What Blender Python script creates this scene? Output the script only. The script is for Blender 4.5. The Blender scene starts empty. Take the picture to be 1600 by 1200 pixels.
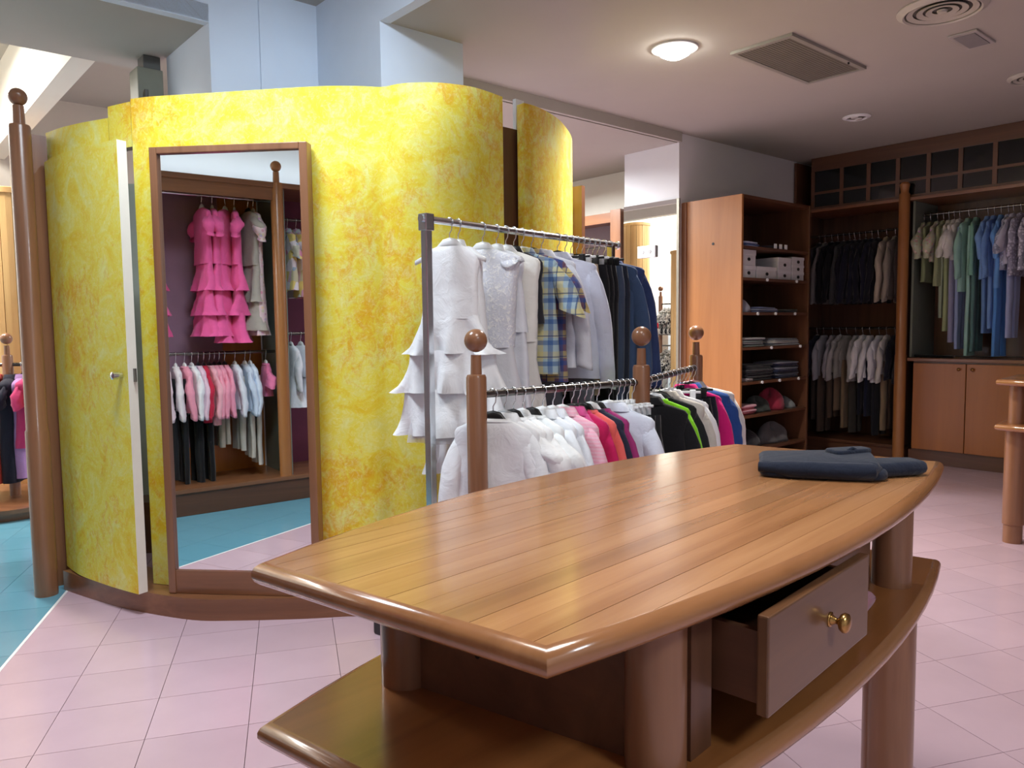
import bpy, bmesh, math, random
from mathutils import Vector, Matrix, noise as mnoise

S = bpy.context.scene
COL = S.collection
R = random.Random(7)

# ------------------------------------------------------------------ camera
FPX, CAMZ = 1205.0, 1.30
PITCH, ROLL = math.atan(91 / FPX), math.atan(0.012)
fw = Vector((0, math.cos(PITCH), -math.sin(PITCH)))
r0, u0 = Vector((1, 0, 0)), Vector((0, math.sin(PITCH), math.cos(PITCH)))
rt = r0 * math.cos(ROLL) - u0 * math.sin(ROLL)
up = u0 * math.cos(ROLL) + r0 * math.sin(ROLL)
cd = bpy.data.cameras.new('camera')
cam = bpy.data.objects.new('camera', cd); COL.objects.link(cam)
cd.sensor_fit = 'HORIZONTAL'; cd.sensor_width = 36.0; cd.lens = 36.0 * FPX / 1600
cd.clip_start = 0.02; cd.clip_end = 60
M = Matrix((rt, up, -fw)).transposed().to_4x4(); M.translation = (0, 0, CAMZ)
cam.matrix_world = M
S.camera = cam

# ------------------------------------------------------------------ world, exposure
w = bpy.data.worlds.new('world'); S.world = w; w.use_nodes = True
w.node_tree.nodes['Background'].inputs[0].default_value = (0.6, 0.65, 0.7, 1)
w.node_tree.nodes['Background'].inputs[1].default_value = 0.3
S.view_settings.view_transform = 'Standard'; S.view_settings.look = 'None'
S.view_settings.gamma = 1.0; S.view_settings.use_curve_mapping = False
S.view_settings.exposure = 0.22
try:
    S.cycles.use_denoising = True
    S.cycles.max_bounces = 8; S.cycles.diffuse_bounces = 5; S.cycles.glossy_bounces = 4
    S.cycles.transparent_max_bounces = 12; S.cycles.sample_clamp_indirect = 6
    S.cycles.caustics_reflective = False; S.cycles.caustics_refractive = False
except Exception:
    pass

# the shop's two wall directions: UD runs away to the left, VD away to the right
UD = Vector((-0.6534, 0.7570)); VD = Vector((0.7570, 0.6534))
TH = math.atan2(-UD.y, -UD.x)            # local x = along the wall to the right, local y = into the wall
AV = math.atan2(VD.y, VD.x)
def W(u, v, z=0.0):
    p = UD * u + VD * v
    return Vector((p.x, p.y, z))

# ------------------------------------------------------------------ materials
MATS = {}
def srgb(r, g, b):
    f = lambda c: (c / 255) / 12.92 if c / 255 <= 0.04045 else (((c / 255) + 0.055) / 1.055) ** 2.4
    return (f(r), f(g), f(b), 1)
class NT:
    def __init__(s, name):
        s.m = bpy.data.materials.new(name); s.m.use_nodes = True
        s.t = s.m.node_tree; s.n = s.t.nodes; s.b = s.n['Principled BSDF']
    def node(s, typ, **kw):
        o = s.n.new(typ)
        for k, v in kw.items():
            if k.startswith('i_'): o.inputs[k[2:].replace('_', ' ')].default_value = v
            else: setattr(o, k, v)
        return o
    def link(s, a, b): s.t.links.new(a, b)
    def coord(s, scale=(1, 1, 1), rot=(0, 0, 0)):
        tc = s.node('ShaderNodeTexCoord'); mp = s.node('ShaderNodeMapping')
        mp.inputs['Scale'].default_value = scale; mp.inputs['Rotation'].default_value = rot
        s.link(tc.outputs['Object'], mp.inputs['Vector']); return mp.outputs['Vector']
    def noise(s, vec, scale, detail=4, rough=0.55, dist=0.0):
        o = s.node('ShaderNodeTexNoise'); o.inputs['Scale'].default_value = scale
        o.inputs['Detail'].default_value = detail; o.inputs['Roughness'].default_value = rough
        o.inputs['Distortion'].default_value = dist
        s.link(vec, o.inputs['Vector']); return o.outputs['Fac']
    def ramp(s, fac, stops):
        o = s.node('ShaderNodeValToRGB'); e = o.color_ramp.elements
        while len(e) < len(stops): e.new(0.5)
        for k, (p, c) in enumerate(stops): e[k].position = p; e[k].color = c
        s.link(fac, o.inputs['Fac']); return o.outputs['Color']
    def mix(s, fac, a, b, mode='MIX'):
        o = s.node('ShaderNodeMix', data_type='RGBA', blend_type=mode)
        for k, v in ((0, fac), (6, a), (7, b)):
            if hasattr(v, 'is_linked') or hasattr(v, 'links'): s.link(v, o.inputs[k])
            else: o.inputs[k].default_value = v
        return o.outputs[2]
    def math(s, op, a, b=None):
        o = s.node('ShaderNodeMath', operation=op)
        for k, v in ((0, a), (1, b)):
            if v is None: continue
            if hasattr(v, 'links'): s.link(v, o.inputs[k])
            else: o.inputs[k].default_value = v
        return o.outputs[0]
    def bump(s, h, strength=0.2, dist=0.01):
        o = s.node('ShaderNodeBump'); o.inputs['Strength'].default_value = strength
        o.inputs['Distance'].default_value = dist
        s.link(h, o.inputs['Height']); s.link(o.outputs['Normal'], s.b.inputs['Normal'])
    def base(s, c):
        if hasattr(c, 'links'): s.link(c, s.b.inputs['Base Color'])
        else: s.b.inputs['Base Color'].default_value = c
    def set(s, rough=0.5, metal=0.0, spec=0.5, coat=0.0):
        s.b.inputs['Roughness'].default_value = rough; s.b.inputs['Metallic'].default_value = metal
        s.b.inputs['Specular IOR Level'].default_value = spec
        s.b.inputs['Coat Weight'].default_value = coat; s.b.inputs['Coat Roughness'].default_value = 0.12

def plain(name, rgb, rough=0.6, metal=0.0, spec=0.5, var=0.04, scale=8, bump=0.0):
    if name in MATS: return MATS[name]
    t = NT(name); c = srgb(*rgb)
    n = t.noise(t.coord(), scale, 4)
    lo = tuple(x * (1 - var * 2) for x in c[:3]) + (1,); hi = tuple(min(1, x * (1 + var)) for x in c[:3]) + (1,)
    t.base(t.ramp(n, [(0.3, lo), (0.7, hi)])); t.set(rough, metal, spec)
    if bump: t.bump(t.noise(t.coord(), 60, 3), bump, 0.004)
    MATS[name] = t.m; return t.m

def wood(name, dark, light, axis='z', rough=0.28, rnd=0.0, coat=0.25, freq=1.0):
    if name in MATS: return MATS[name]
    t = NT(name)
    sc = {'x': (0.6, 9, 9), 'y': (9, 0.6, 9), 'z': (9, 9, 0.6)}[axis]
    vec = t.coord(tuple(k * freq for k in sc))
    oi = t.node('ShaderNodeObjectInfo')
    add = t.node('ShaderNodeVectorMath', operation='ADD'); mul = t.node('ShaderNodeMath', operation='MULTIPLY')
    mul.inputs[1].default_value = 37.0 if rnd else 0.0
    t.link(oi.outputs['Random'], mul.inputs[0]); t.link(vec, add.inputs[0]); t.link(mul.outputs[0], add.inputs[1])
    v2 = add.outputs[0]
    n = t.noise(v2, 1.3, 5, 0.6, 0.7)
    fine = t.noise(v2, 9, 3, 0.7)
    c = t.ramp(n, [(0.28, srgb(*dark)), (0.72, srgb(*light))])
    d2 = tuple(x * 0.75 for x in srgb(*dark)[:3]) + (1,)
    c = t.mix(t.math('MULTIPLY', t.ramp(fine, [(0.5, (0, 0, 0, 1)), (0.8, (1, 1, 1, 1))]), 0.12), c, d2)
    if rnd:
        hsv = t.node('ShaderNodeHueSaturation')
        val = t.node('ShaderNodeMapRange'); val.inputs[3].default_value = 1 - rnd; val.inputs[4].default_value = 1 + rnd
        t.link(oi.outputs['Random'], val.inputs[0]); t.link(val.outputs[0], hsv.inputs['Value'])
        t.link(c, hsv.inputs['Color']); c = hsv.outputs['Color']
    t.base(c); t.set(rough, 0, 0.5, coat)
    t.bump(fine, 0.02, 0.001)
    MATS[name] = t.m; return t.m

def fabric(rgb, kind='plain'):
    key = 'fabric_%s_%d_%d_%d' % ((kind,) + tuple(rgb))
    if key in MATS: return MATS[key]
    t = NT(key); c = srgb(*rgb); t.set(0.85, 0, 0.2)
    t.b.inputs['Sheen Weight'].default_value = 0.15
    vec = t.coord()
    n = t.noise(vec, 14, 4)
    lo = tuple(x * 0.92 for x in c[:3]) + (1,)
    base = t.ramp(n, [(0.3, lo), (0.7, c)])
    sep = t.node('ShaderNodeSeparateXYZ'); t.link(vec, sep.inputs[0])
    def stripes(out, freq, width, ph=0.0):
        a = t.math('FRACT', t.math('ADD', t.math('MULTIPLY', out, freq), ph + 50.0))
        return t.math('LESS_THAN', a, width)
    if kind == 'plaid':
        base = t.mix(t.math('MULTIPLY', stripes(sep.outputs[0], 11, 0.34), 0.55), base, srgb(225, 205, 120))
        base = t.mix(t.math('MULTIPLY', stripes(sep.outputs[2], 11, 0.34, 0.1), 0.5), base, srgb(220, 205, 130))
        for o in (sep.outputs[0], sep.outputs[2]):
            base = t.mix(t.math('MULTIPLY', stripes(o, 11, 0.22, 0.45), 0.6), base, srgb(30, 80, 150))
            base = t.mix(t.math('MULTIPLY', stripes(o, 11, 0.06, 0.05), 0.7), base, srgb(35, 60, 110))
    elif kind == 'stripe':
        base = t.mix(t.math('MULTIPLY', stripes(sep.outputs[2], 75, 0.45), 0.5), base, srgb(235, 150, 175))
    elif kind == 'floral':
        vo = t.node('ShaderNodeTexVoronoi'); vo.inputs['Scale'].default_value = 38
        t.link(vec, vo.inputs['Vector'])
        hs = t.node('ShaderNodeHueSaturation'); hs.inputs['Saturation'].default_value = 0.8
        t.link(vo.outputs['Color'], hs.inputs['Color'])
        f2 = t.math('LESS_THAN', vo.outputs['Distance'], 0.42)
        base = t.mix(t.math('MULTIPLY', f2, 0.55), base, t.mix(0.4, hs.outputs['Color'], srgb(215, 90, 130)))
    elif kind == 'lace':
        vo = t.node('ShaderNodeTexVoronoi'); vo.inputs['Scale'].default_value = 45
        t.link(vec, vo.inputs['Vector'])
        base = t.mix(t.math('MULTIPLY', t.math('GREATER_THAN', vo.outputs['Distance'], 0.45), 0.6), base, srgb(110, 110, 135))
    elif kind == 'patch':
        vo = t.node('ShaderNodeTexVoronoi'); vo.inputs['Scale'].default_value = 13
        t.link(vec, vo.inputs['Vector'])
        sp = t.node('ShaderNodeSeparateColor'); t.link(vo.outputs['Color'], sp.inputs[0])
        base = t.mix(0.85, base, t.ramp(sp.outputs[0], [(0.15, srgb(240, 240, 245)), (0.4, srgb(225, 120, 165)), (0.6, srgb(120, 170, 215)), (0.85, srgb(240, 215, 110))]))
    elif kind == 'sparkle':
        n2 = t.noise(vec, 45, 4, 0.7, 1.5)
        f2 = t.ramp(n2, [(0.52, (0, 0, 0, 1)), (0.6, (1, 1, 1, 1))])
        base = t.mix(f2, srgb(224, 226, 236), srgb(255, 255, 255))
        t.link(t.math('SUBTRACT', 0.85, t.math('MULTIPLY', f2, 0.6)), t.b.inputs['Roughness'])
        t.bump(n2, 0.9, 0.006)
    elif kind == 'denim':
        n2 = t.noise(t.coord((400, 400, 60)), 1.0, 2)
        base = t.mix(t.math('MULTIPLY', n2, 0.06), base, srgb(120, 140, 170))
    elif kind == 'camo':
        n2 = t.noise(vec, 22, 3)
        base = t.ramp(n2, [(0.42, srgb(40, 36, 40)), (0.48, srgb(225, 220, 210)), (0.6, srgb(90, 88, 75))])
    t.base(base)
    if kind not in ('sparkle',):
        t.bump(t.noise(vec, 9, 4, 0.6, 1.0), 0.35, 0.02)
    if kind == 'sheer':
        tr = t.node('ShaderNodeBsdfTransparent'); mx = t.node('ShaderNodeMixShader'); mx.inputs[0].default_value = 0.45
        t.link(tr.outputs[0], mx.inputs[1]); t.link(t.b.outputs[0], mx.inputs[2])
        t.link(mx.outputs[0], t.n['Material Output'].inputs['Surface'])
    if kind == 'tulle':
        tr = t.node('ShaderNodeBsdfTransparent'); mx = t.node('ShaderNodeMixShader'); mx.inputs[0].default_value = 0.82
        t.link(tr.outputs[0], mx.inputs[1]); t.link(t.b.outputs[0], mx.inputs[2])
        t.link(mx.outputs[0], t.n['Material Output'].inputs['Surface'])
    MATS[key] = t.m; return t.m

def yellow_paint():
    t = NT('rag_painted_yellow')
    v = t.coord()
    big = t.noise(v, 1.7, 4, 0.55, 0.5)
    mid = t.noise(v, 6.0, 7, 0.70, 1.2)
    rag = t.noise(v, 34, 8, 0.8, 1.6)
    dab = t.noise(t.coord((17, 17, 11)), 1.0, 5, 0.75, 1.0)
    c = t.ramp(mid, [(0.34, srgb(232, 228, 128)), (0.50, srgb(238, 222, 76)), (0.66, srgb(236, 204, 42))])
    orange = t.ramp(t.math('ADD', t.math('MULTIPLY', big, 0.55), t.math('MULTIPLY', dab, 0.50)), [(0.53, (0, 0, 0, 1)), (0.63, (1, 1, 1, 1))])
    c = t.mix(t.math('MULTIPLY', orange, 0.8), c, srgb(232, 170, 20))
    pale = t.ramp(t.math('ADD', t.math('MULTIPLY', rag, 0.75), t.math('MULTIPLY', mid, -0.2)), [(0.26, (0, 0, 0, 1)), (0.38, (1, 1, 1, 1))])
    c = t.mix(t.math('MULTIPLY', pale, 0.48), c, srgb(244, 241, 172))
    t.base(c); t.set(0.6, 0, 0.3); t.bump(rag, 0.15, 0.004)
    return t.m

def emis(name, rgb, strength):
    t = NT(name); t.base(srgb(*rgb)); t.b.inputs['Emission Color'].default_value = srgb(*rgb)
    t.b.inputs['Emission Strength'].default_value = strength
    return t.m

def tile_mat(name, rgb):
    t = NT(name); c = srgb(*rgb)
    oi = t.node('ShaderNodeObjectInfo')
    n = t.noise(t.coord(), 3.5, 4)
    col = t.ramp(n, [(0.3, tuple(x * 0.93 for x in c[:3]) + (1,)), (0.7, c)])
    hsv = t.node('ShaderNodeHueSaturation'); val = t.node('ShaderNodeMapRange')
    val.inputs[3].default_value = 0.95; val.inputs[4].default_value = 1.04
    t.link(oi.outputs['Random'], val.inputs[0]); t.link(val.outputs[0], hsv.inputs['Value']); t.link(col, hsv.inputs['Color'])
    t.base(hsv.outputs['Color']); t.set(0.16, 0, 0.5)
    return t.m

YELLOW = yellow_paint()
OAK_Z = wood('oak_upright', (118, 78, 54), (152, 106, 76), 'z')
OAK_X = wood('oak_along', (110, 70, 46), (146, 98, 66), 'x')
OAK_Y = wood('oak_across', (110, 70, 46), (146, 98, 66), 'y')
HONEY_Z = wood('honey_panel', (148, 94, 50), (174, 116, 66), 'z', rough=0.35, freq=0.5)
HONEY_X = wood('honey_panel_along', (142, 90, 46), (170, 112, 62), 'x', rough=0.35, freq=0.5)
DARKW_Z = wood('shaded_brown_wood_upright', (80, 50, 34), (108, 70, 48), 'z', rough=0.4)  # brown wood; in wardrobes, shelf unit and transom its darkness includes painted shade
DARKW_X = wood('shaded_brown_wood_along', (80, 50, 34), (108, 70, 48), 'x', rough=0.4)
DARKW_Y = wood('shaded_brown_wood_across', (80, 50, 34), (108, 70, 48), 'y', rough=0.4)
PLANK = wood('table_plank', (146, 96, 58), (192, 140, 96), 'x', rough=0.22, rnd=0.13, coat=0.5, freq=0.8)
BAND = wood('table_edge', (140, 92, 56), (174, 120, 78), 'x', rough=0.22, coat=0.5)
PINE = wood('pine_board', (196, 150, 92), (226, 186, 124), 'z', rough=0.5, rnd=0.08, coat=0.0, freq=0.7)
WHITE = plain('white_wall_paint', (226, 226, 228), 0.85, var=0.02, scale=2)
WHITE_COOLCAST = plain('white_paint_cool_cast', (222, 233, 246), 0.85, var=0.02, scale=2)  # cool cast of the light is put into this white paint
CREAM = plain('cream_wall_paint', (228, 224, 212), 0.85, var=0.02, scale=2)
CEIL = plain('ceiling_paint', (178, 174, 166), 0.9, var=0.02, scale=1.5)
CHROME = plain('chrome', (225, 228, 232), 0.2, 1.0, var=0.02)
STEEL = plain('dark_steel_rail', (120, 116, 112), 0.25, 1.0, var=0.03)
BRASS = plain('brass', (190, 150, 90), 0.25, 1.0, var=0.03)
WPLAST = plain('white_plastic', (236, 238, 240), 0.35, var=0.01)
KPLAST = plain('black_plastic', (22, 22, 24), 0.4, var=0.05)
PPLAST = plain('pink_plastic', (235, 170, 185), 0.35, var=0.02)
GPLAST = plain('grey_plastic', (150, 152, 155), 0.5, var=0.03)
HWOOD = plain('hanger_wood', (150, 100, 60), 0.4, var=0.06, scale=30)
DARKGLASS = plain('dark_glass', (16, 20, 22), 0.08, 0.0, 0.6, var=0.1)
DOOREDGE = plain('door_edge_cream', (240, 234, 218), 0.5, var=0.02)

# ------------------------------------------------------------------ mesh helpers
def link(o, parent=None):
    COL.objects.link(o)
    if parent is not None: o.parent = parent
    return o
def mesh(name, verts, faces, mat, parent=None, smooth=False, loc=None, rz=0.0):
    me = bpy.data.meshes.new(name)
    me.from_pydata([tuple(v) for v in verts], [], faces)
    if mat: me.materials.append(mat)
    if smooth:
        me.polygons.foreach_set('use_smooth', [True] * len(me.polygons))
    me.update()
    o = bpy.data.objects.new(name, me); link(o, parent)
    if loc is not None: o.location = loc
    o.rotation_euler[2] = rz
    return o
def tag(o, label, cat, group=None, kind=None):
    if label: o['label'] = label
    if cat: o['category'] = cat
    if group: o['group'] = group
    if kind: o['kind'] = kind
    return o
def struct(o, label=None):
    o['kind'] = 'structure'
    if label: o['label'] = label
    return o
def thing(name, label, cat, loc=(0, 0, 0), rz=0.0, group=None):
    e = bpy.data.objects.new(name, None); e.empty_display_size = 0.1
    COL.objects.link(e); e.location = loc; e.rotation_euler[2] = rz
    return tag(e, label, cat, group)
def part(o, label): o['label'] = label; return o

def boxdata(x0, x1, y0, y1, z0, z1, bev=0.0):
    if not bev:
        v = [(x, y, z) for z in (z0, z1) for y in (y0, y1) for x in (x0, x1)]
        f = [(0, 2, 3, 1), (4, 5, 7, 6), (0, 1, 5, 4), (2, 6, 7, 3), (0, 4, 6, 2), (1, 3, 7, 5)]
        return v, f
    b = min(bev, (x1 - x0) * .45, (y1 - y0) * .45, (z1 - z0) * .45)
    bm = bmesh.new(); bmesh.ops.create_cube(bm, size=1)
    for q in bm.verts:
        q.co = ((x0 + x1) / 2 + q.co.x * (x1 - x0), (y0 + y1) / 2 + q.co.y * (y1 - y0), (z0 + z1) / 2 + q.co.z * (z1 - z0))
    bmesh.ops.bevel(bm, geom=bm.edges[:], offset=b, segments=2, affect='EDGES', profile=0.6)
    bm.verts.index_update()
    v = [tuple(q.co) for q in bm.verts]; f = [[q.index for q in fc.verts] for fc in bm.faces]
    bm.free(); return v, f
def box(name, x0, x1, y0, y1, z0, z1, mat, parent=None, bev=0.0, loc=None, rz=0.0):
    v, f = boxdata(min(x0, x1), max(x0, x1), min(y0, y1), max(y0, y1), min(z0, z1), max(z0, z1), bev)
    return mesh(name, v, f, mat, parent, False, loc, rz)
def boxes(name, lst, mat, parent=None, bev=0.0):
    V, Fc = [], []
    for b in lst:
        v, f = boxdata(*b, bev); k = len(V); V += v; Fc += [[i + k for i in q] for q in f]
    return mesh(name, V, Fc, mat, parent)
def uvbox(name, ua, ub, va, vb, z0, z1, mat, parent=None):
    """box given along the two wall directions"""
    c = W(0, 0)
    v = [W(u, q, z) for z in (z0, z1) for q in (va, vb) for u in (ub, ua)]
    f = [(0, 2, 3, 1), (4, 5, 7, 6), (0, 1, 5, 4), (2, 6, 7, 3), (0, 4, 6, 2), (1, 3, 7, 5)]
    return mesh(name, v, f, mat, parent)
def loft(rings, closed=True, cap0=False, cap1=False):
    n = len(rings[0]); V = [p for r in rings for p in r]; Fc = []
    for i in range(len(rings) - 1):
        for j in range(n if closed else n - 1):
            a, b = i * n + j, i * n + (j + 1) % n
            Fc.append((a, b, b + n, a + n))
    if cap0: Fc.append(tuple(reversed(range(n))))
    if cap1: Fc.append(tuple(range((len(rings) - 1) * n, len(rings) * n)))
    return V, Fc
def lathe_data(prof, n=20, c=(0, 0)):
    rings = [[(c[0] + r * math.cos(2 * math.pi * j / n), c[1] + r * math.sin(2 * math.pi * j / n), z) for j in range(n)] for r, z in prof]
    return loft(rings, True, True, True)
def lathe(name, prof, mat, parent=None, n=20, c=(0, 0), loc=None, ring=False):
    if ring:
        rg = [[(c[0] + r * math.cos(2 * math.pi * j / n), c[1] + r * math.sin(2 * math.pi * j / n), z) for j in range(n)] for r, z in prof]
        v, f = loft(rg + [rg[0]], True)
    else:
        v, f = lathe_data(prof, n, c)
    o = mesh(name, v, f, mat, parent, True, loc)
    sharp(o); return o
def sharp(o, ang=40):
    me = o.data
    try:
        me.set_sharp_from_angle(angle=math.radians(ang))
    except Exception: pass
def tube_data(path, rad, n=8, caps=True):
    path = [Vector(p) for p in path]; rings = []
    prev = None
    for i, p in enumerate(path):
        d = (path[min(i + 1, len(path) - 1)] - path[max(i - 1, 0)]).normalized()
        if prev is None:
            a = Vector((0, 0, 1)) if abs(d.z) < 0.9 else Vector((1, 0, 0))
            x = d.cross(a).normalized()
        else:
            x = (prev - d * prev.dot(d)).normalized()
        prev = x; y = d.cross(x)
        r = rad[i] if isinstance(rad, (list, tuple)) else rad
        rings.append([tuple(p + x * r * math.cos(2 * math.pi * j / n) + y * r * math.sin(2 * math.pi * j / n)) for j in range(n)])
    return loft(rings, True, caps, caps)
def tube(name, path, rad, mat, parent=None, n=8):
    v, f = tube_data(path, rad, n); o = mesh(name, v, f, mat, parent, True); sharp(o, 50); return o
def sphere_prof(r, z, k=8, a0=-90, a1=90):
    return [(max(1e-4, r * math.cos(math.radians(a0 + (a1 - a0) * i / k))), z + r * math.sin(math.radians(a0 + (a1 - a0) * i / k))) for i in range(k + 1)]
def crspline(pts, per=6):
    P = [Vector(p) for p in pts]; out = []
    for i in range(len(P) - 1):
        a, b, c, d = P[max(i - 1, 0)], P[i], P[i + 1], P[min(i + 2, len(P) - 1)]
        for k in range(per):
            t = k / per
            out.append(0.5 * ((2 * b) + (c - a) * t + (2 * a - 5 * b + 4 * c - d) * t * t + (3 * b - a - 3 * c + d) * t ** 3))
    out.append(P[-1]); return out
def wallstrip(name, pts, thick, z0, z1, mat, parent=None, mat_edge=None, per=6):
    """curved upright panel: pts is the outer plan line from left to right seen from the front; thickness goes to the back"""
    P = crspline([Vector((p[0], p[1])) for p in pts], per) if per else [Vector((p[0], p[1])) for p in pts]
    I = []
    for i, p in enumerate(P):
        d = (P[min(i + 1, len(P) - 1)] - P[max(i - 1, 0)]).normalized()
        I.append(p + Vector((-d.y, d.x)) * thick)
    n = len(P); V = []
    for arr, z in ((P, z0), (P, z1), (I, z1), (I, z0)): V += [(p.x, p.y, z) for p in arr]
    Fc = []; mi = []
    for k in range(4):
        k2 = (k + 1) % 4
        for i in range(n - 1):
            Fc.append((k * n + i, k * n + i + 1, k2 * n + i + 1, k2 * n + i)); mi.append(0 if k == 0 else 1)
    Fc.append((0, n, 2 * n, 3 * n)); Fc.append((n - 1, 4 * n - 1, 3 * n - 1, 2 * n - 1)); mi += [1, 1]
    o = mesh(name, V, Fc, mat, parent, True)
    o.data.materials.append(mat_edge or mat)
    o.data.polygons.foreach_set('material_index', mi)
    sharp(o, 35); return o

# ------------------------------------------------------------------ shop lamps, with added unseen fill panels and strip
def area(name, loc, size, power, rgb, parent=None, rot=(0, 0, 0), shape='DISK', size_y=None, spread=125):
    l = bpy.data.lights.new(name, 'AREA'); l.shape = shape; l.size = size
    if size_y: l.size_y = size_y
    l.energy = power; l.color = rgb; l.spread = math.radians(spread)
    o = bpy.data.objects.new(name, l); COL.objects.link(o)
    if parent: o.parent = parent
    o.location = loc; o.rotation_euler = rot
    return o
COOL, NEUT, WARM = (0.80, 0.91, 1.0), (1.0, 0.96, 0.92), (1.0, 0.86, 0.72)
GLOWC = emis('panel_diffuser_cool', (235, 244, 255), 3.0)
GLOWW = emis('panel_diffuser_warm', (255, 240, 222), 3.0)
def ceiling_panel(u, v, z, power, col, label, glow=GLOWC, sx=0.6, sy=0.6, spread=125):
    t = thing('ceiling_light_panel', label, 'ceiling light', W(u, v, z), TH, 'square ceiling light panels')
    boxes('frame', [(-sx / 2 - .02, sx / 2 + .02, -sy / 2 - .02, -sy / 2, -.03, -.002), (-sx / 2 - .02, sx / 2 + .02, sy / 2, sy / 2 + .02, -.03, -.002),
                    (-sx / 2 - .02, -sx / 2, -sy / 2, sy / 2, -.03, -.002), (sx / 2, sx / 2 + .02, -sy / 2, sy / 2, -.03, -.002)], WPLAST, t)
    box('diffuser', -sx / 2, sx / 2, -sy / 2, sy / 2, -.022, -.004, glow, t)
    area('panel_light', (0, 0, -.035), sx, power, col, t, shape='RECTANGLE', size_y=sy, spread=spread)
    return t
ceiling_panel(2.95, 0.75, 3.21, 29, COOL, 'square cool white light panel on the raised ceiling nearest the yellow booth')
ceiling_panel(0.9, 1.2, 3.21, 17, (1.0, 0.93, 0.84), 'added unseen fill light panel on the raised ceiling above the big table')  # added out of view as general fill over the table
ceiling_panel(-1.6, 0.8, 3.21, 42, COOL, 'added unseen fill light panel on the raised ceiling behind the viewer', spread=170)  # added fill, lights the sides that face the camera
ceiling_panel(7.0, 0.2, 3.60, 95, NEUT, 'added unseen light panel brightening the far left room', GLOWW, spread=170)  # made-up panel out of view, brightens the far room
ceiling_panel(8.2, -.6, 3.60, 60, NEUT, 'second added unseen light panel brightening the far left room', GLOWW, spread=170)  # another made-up panel for the far room, kept out of view
ceiling_panel(5.6, 4.4, 2.84, 150, (0.94, 0.98, 1.0), 'square light panel above the far wardrobe beside the pillar mirror', GLOWW, spread=170)
t = thing('added_strip_light', 'added fluorescent strip light washing the wall above the wardrobe in the mirror', 'strip light', W(3.0, -1.22, 2.372), TH)  # invented strip, added to wash the wall above with cool light
box('added_strip_housing', -1.5, 1.5, -.05, .05, 0, .03, WPLAST, t, .004)
tube('added_strip_tube', [(-1.45, 0, .045), (1.45, 0, .045)], .014, GLOWC, t, 10)
area('wall_wash_fill', (0, 0, .065), 2.9, 5.5, (0.8, 0.93, 1.0), t, rot=(math.pi, 0, 0), shape='RECTANGLE', size_y=.05, spread=180)
def spotlight(loc, target, power, col, label, size=60):
    d = (Vector(target) - Vector(loc)).normalized()
    t = thing('ceiling_spotlight', label, 'spotlight', loc)
    lathe('base', [(.05, 0), (.05, -.02), (.012, -.025), (.012, -.07)], WPLAST, t, 18)
    h = Vector((0, 0, -.09))
    tube('lamp_head', [h - d * .06, h - d * .055, h + d * .06], [.02, .042, .05], WPLAST, t, 18)
    tube('lamp_lens', [h + d * .058, h + d * .062], .045, GLOWC, t, 18)
    l = bpy.data.lights.new('spot_lamp', 'SPOT'); l.energy = power; l.color = col; l.spot_size = math.radians(size); l.spot_blend = 1.0; l.shadow_soft_size = .05
    o = bpy.data.objects.new('spot_lamp', l); COL.objects.link(o); o.parent = t; o.location = h + d * .075
    o.rotation_euler = d.to_track_quat('-Z', 'Y').to_euler()
spotlight(tuple(W(1.75, 1.55, 3.21)), (-.75, 3.65, 2.6), 108, (0.72, 0.85, 1.0), 'white ceiling spotlight aimed at the yellow booth', 66)

# ------------------------------------------------------------------ structure
FL = struct(uvbox('floor', -3, 9.0, -1.4, 7.95, -0.12, -0.0105, plain('grout', (150, 120, 125), 0.7)), 'pink and blue tiled shop floor')
E1, E2 = Vector((-0.2756, 0.9613)), Vector((0.9613, 0.2756))
TW, TL, GAP = 0.314, 0.286, 0.0022
S0, Q0 = -0.80, 2.60
PINK, BLUE = tile_mat('pink_floor_tile', (202, 173, 184)), tile_mat('blue_floor_tile', (104, 160, 180))
tv, tf = boxdata(-TW / 2 + GAP / 2, TW / 2 - GAP / 2, -TL / 2 + GAP / 2, TL / 2 - GAP / 2, -0.010, 0.0)
tme = {}
for nm, mt in (('pink', PINK), ('blue', BLUE)):
    me = bpy.data.meshes.new('tile'); me.from_pydata(tv, [], tf); me.materials.append(mt); me.update(); tme[nm] = me
tang = math.atan2(E2.y, E2.x)
cand = []
for i in range(-26, 34):
    for j in range(-22, 36):
        s, q = S0 + (i + .5) * TW, Q0 + (j + .5) * TL
        p = E2 * s + E1 * q
        u, v = p.dot(UD), p.dot(VD)
        if not (-2.85 < u < 8.85 and -1.25 < v < 7.8): continue
        col = 'blue' if s < -1.115 else 'pink'
        k = p.x / p.y if p.y > 0.5 else 9
        vis = p.y > 1.6 and -0.72 < k < 0.74
        cand.append((not vis, p.length, col, p))
cand.sort(key=lambda c: (c[0], c[1]))
rest = {'pink': [], 'blue': []}; cnt = {'pink': 0, 'blue': 0}
for nv, d, col, p in cand:
    if not nv and cnt[col] < (220 if col == 'pink' else 80):
        cnt[col] += 1
        o = bpy.data.objects.new('tile', tme[col]); link(o, FL); o.location = (p.x, p.y, 0); o.rotation_euler[2] = tang
    else: rest[col].append(p)
for col, mt in (('pink', PINK), ('blue', BLUE)):
    V, Fc = [], []
    for p in rest[col]:
        k = len(V)
        for a, b, z in [(x[0], x[1], x[2]) for x in tv]:
            g = E2 * a + E1 * b + p; V.append((g.x, g.y, z))
        Fc += [[x + k for x in q] for q in tf]
    o = mesh('tile_field', V, Fc, mt, FL); o['kind'] = 'stuff'; o['label'] = col + ' floor tiles farther off'
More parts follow.
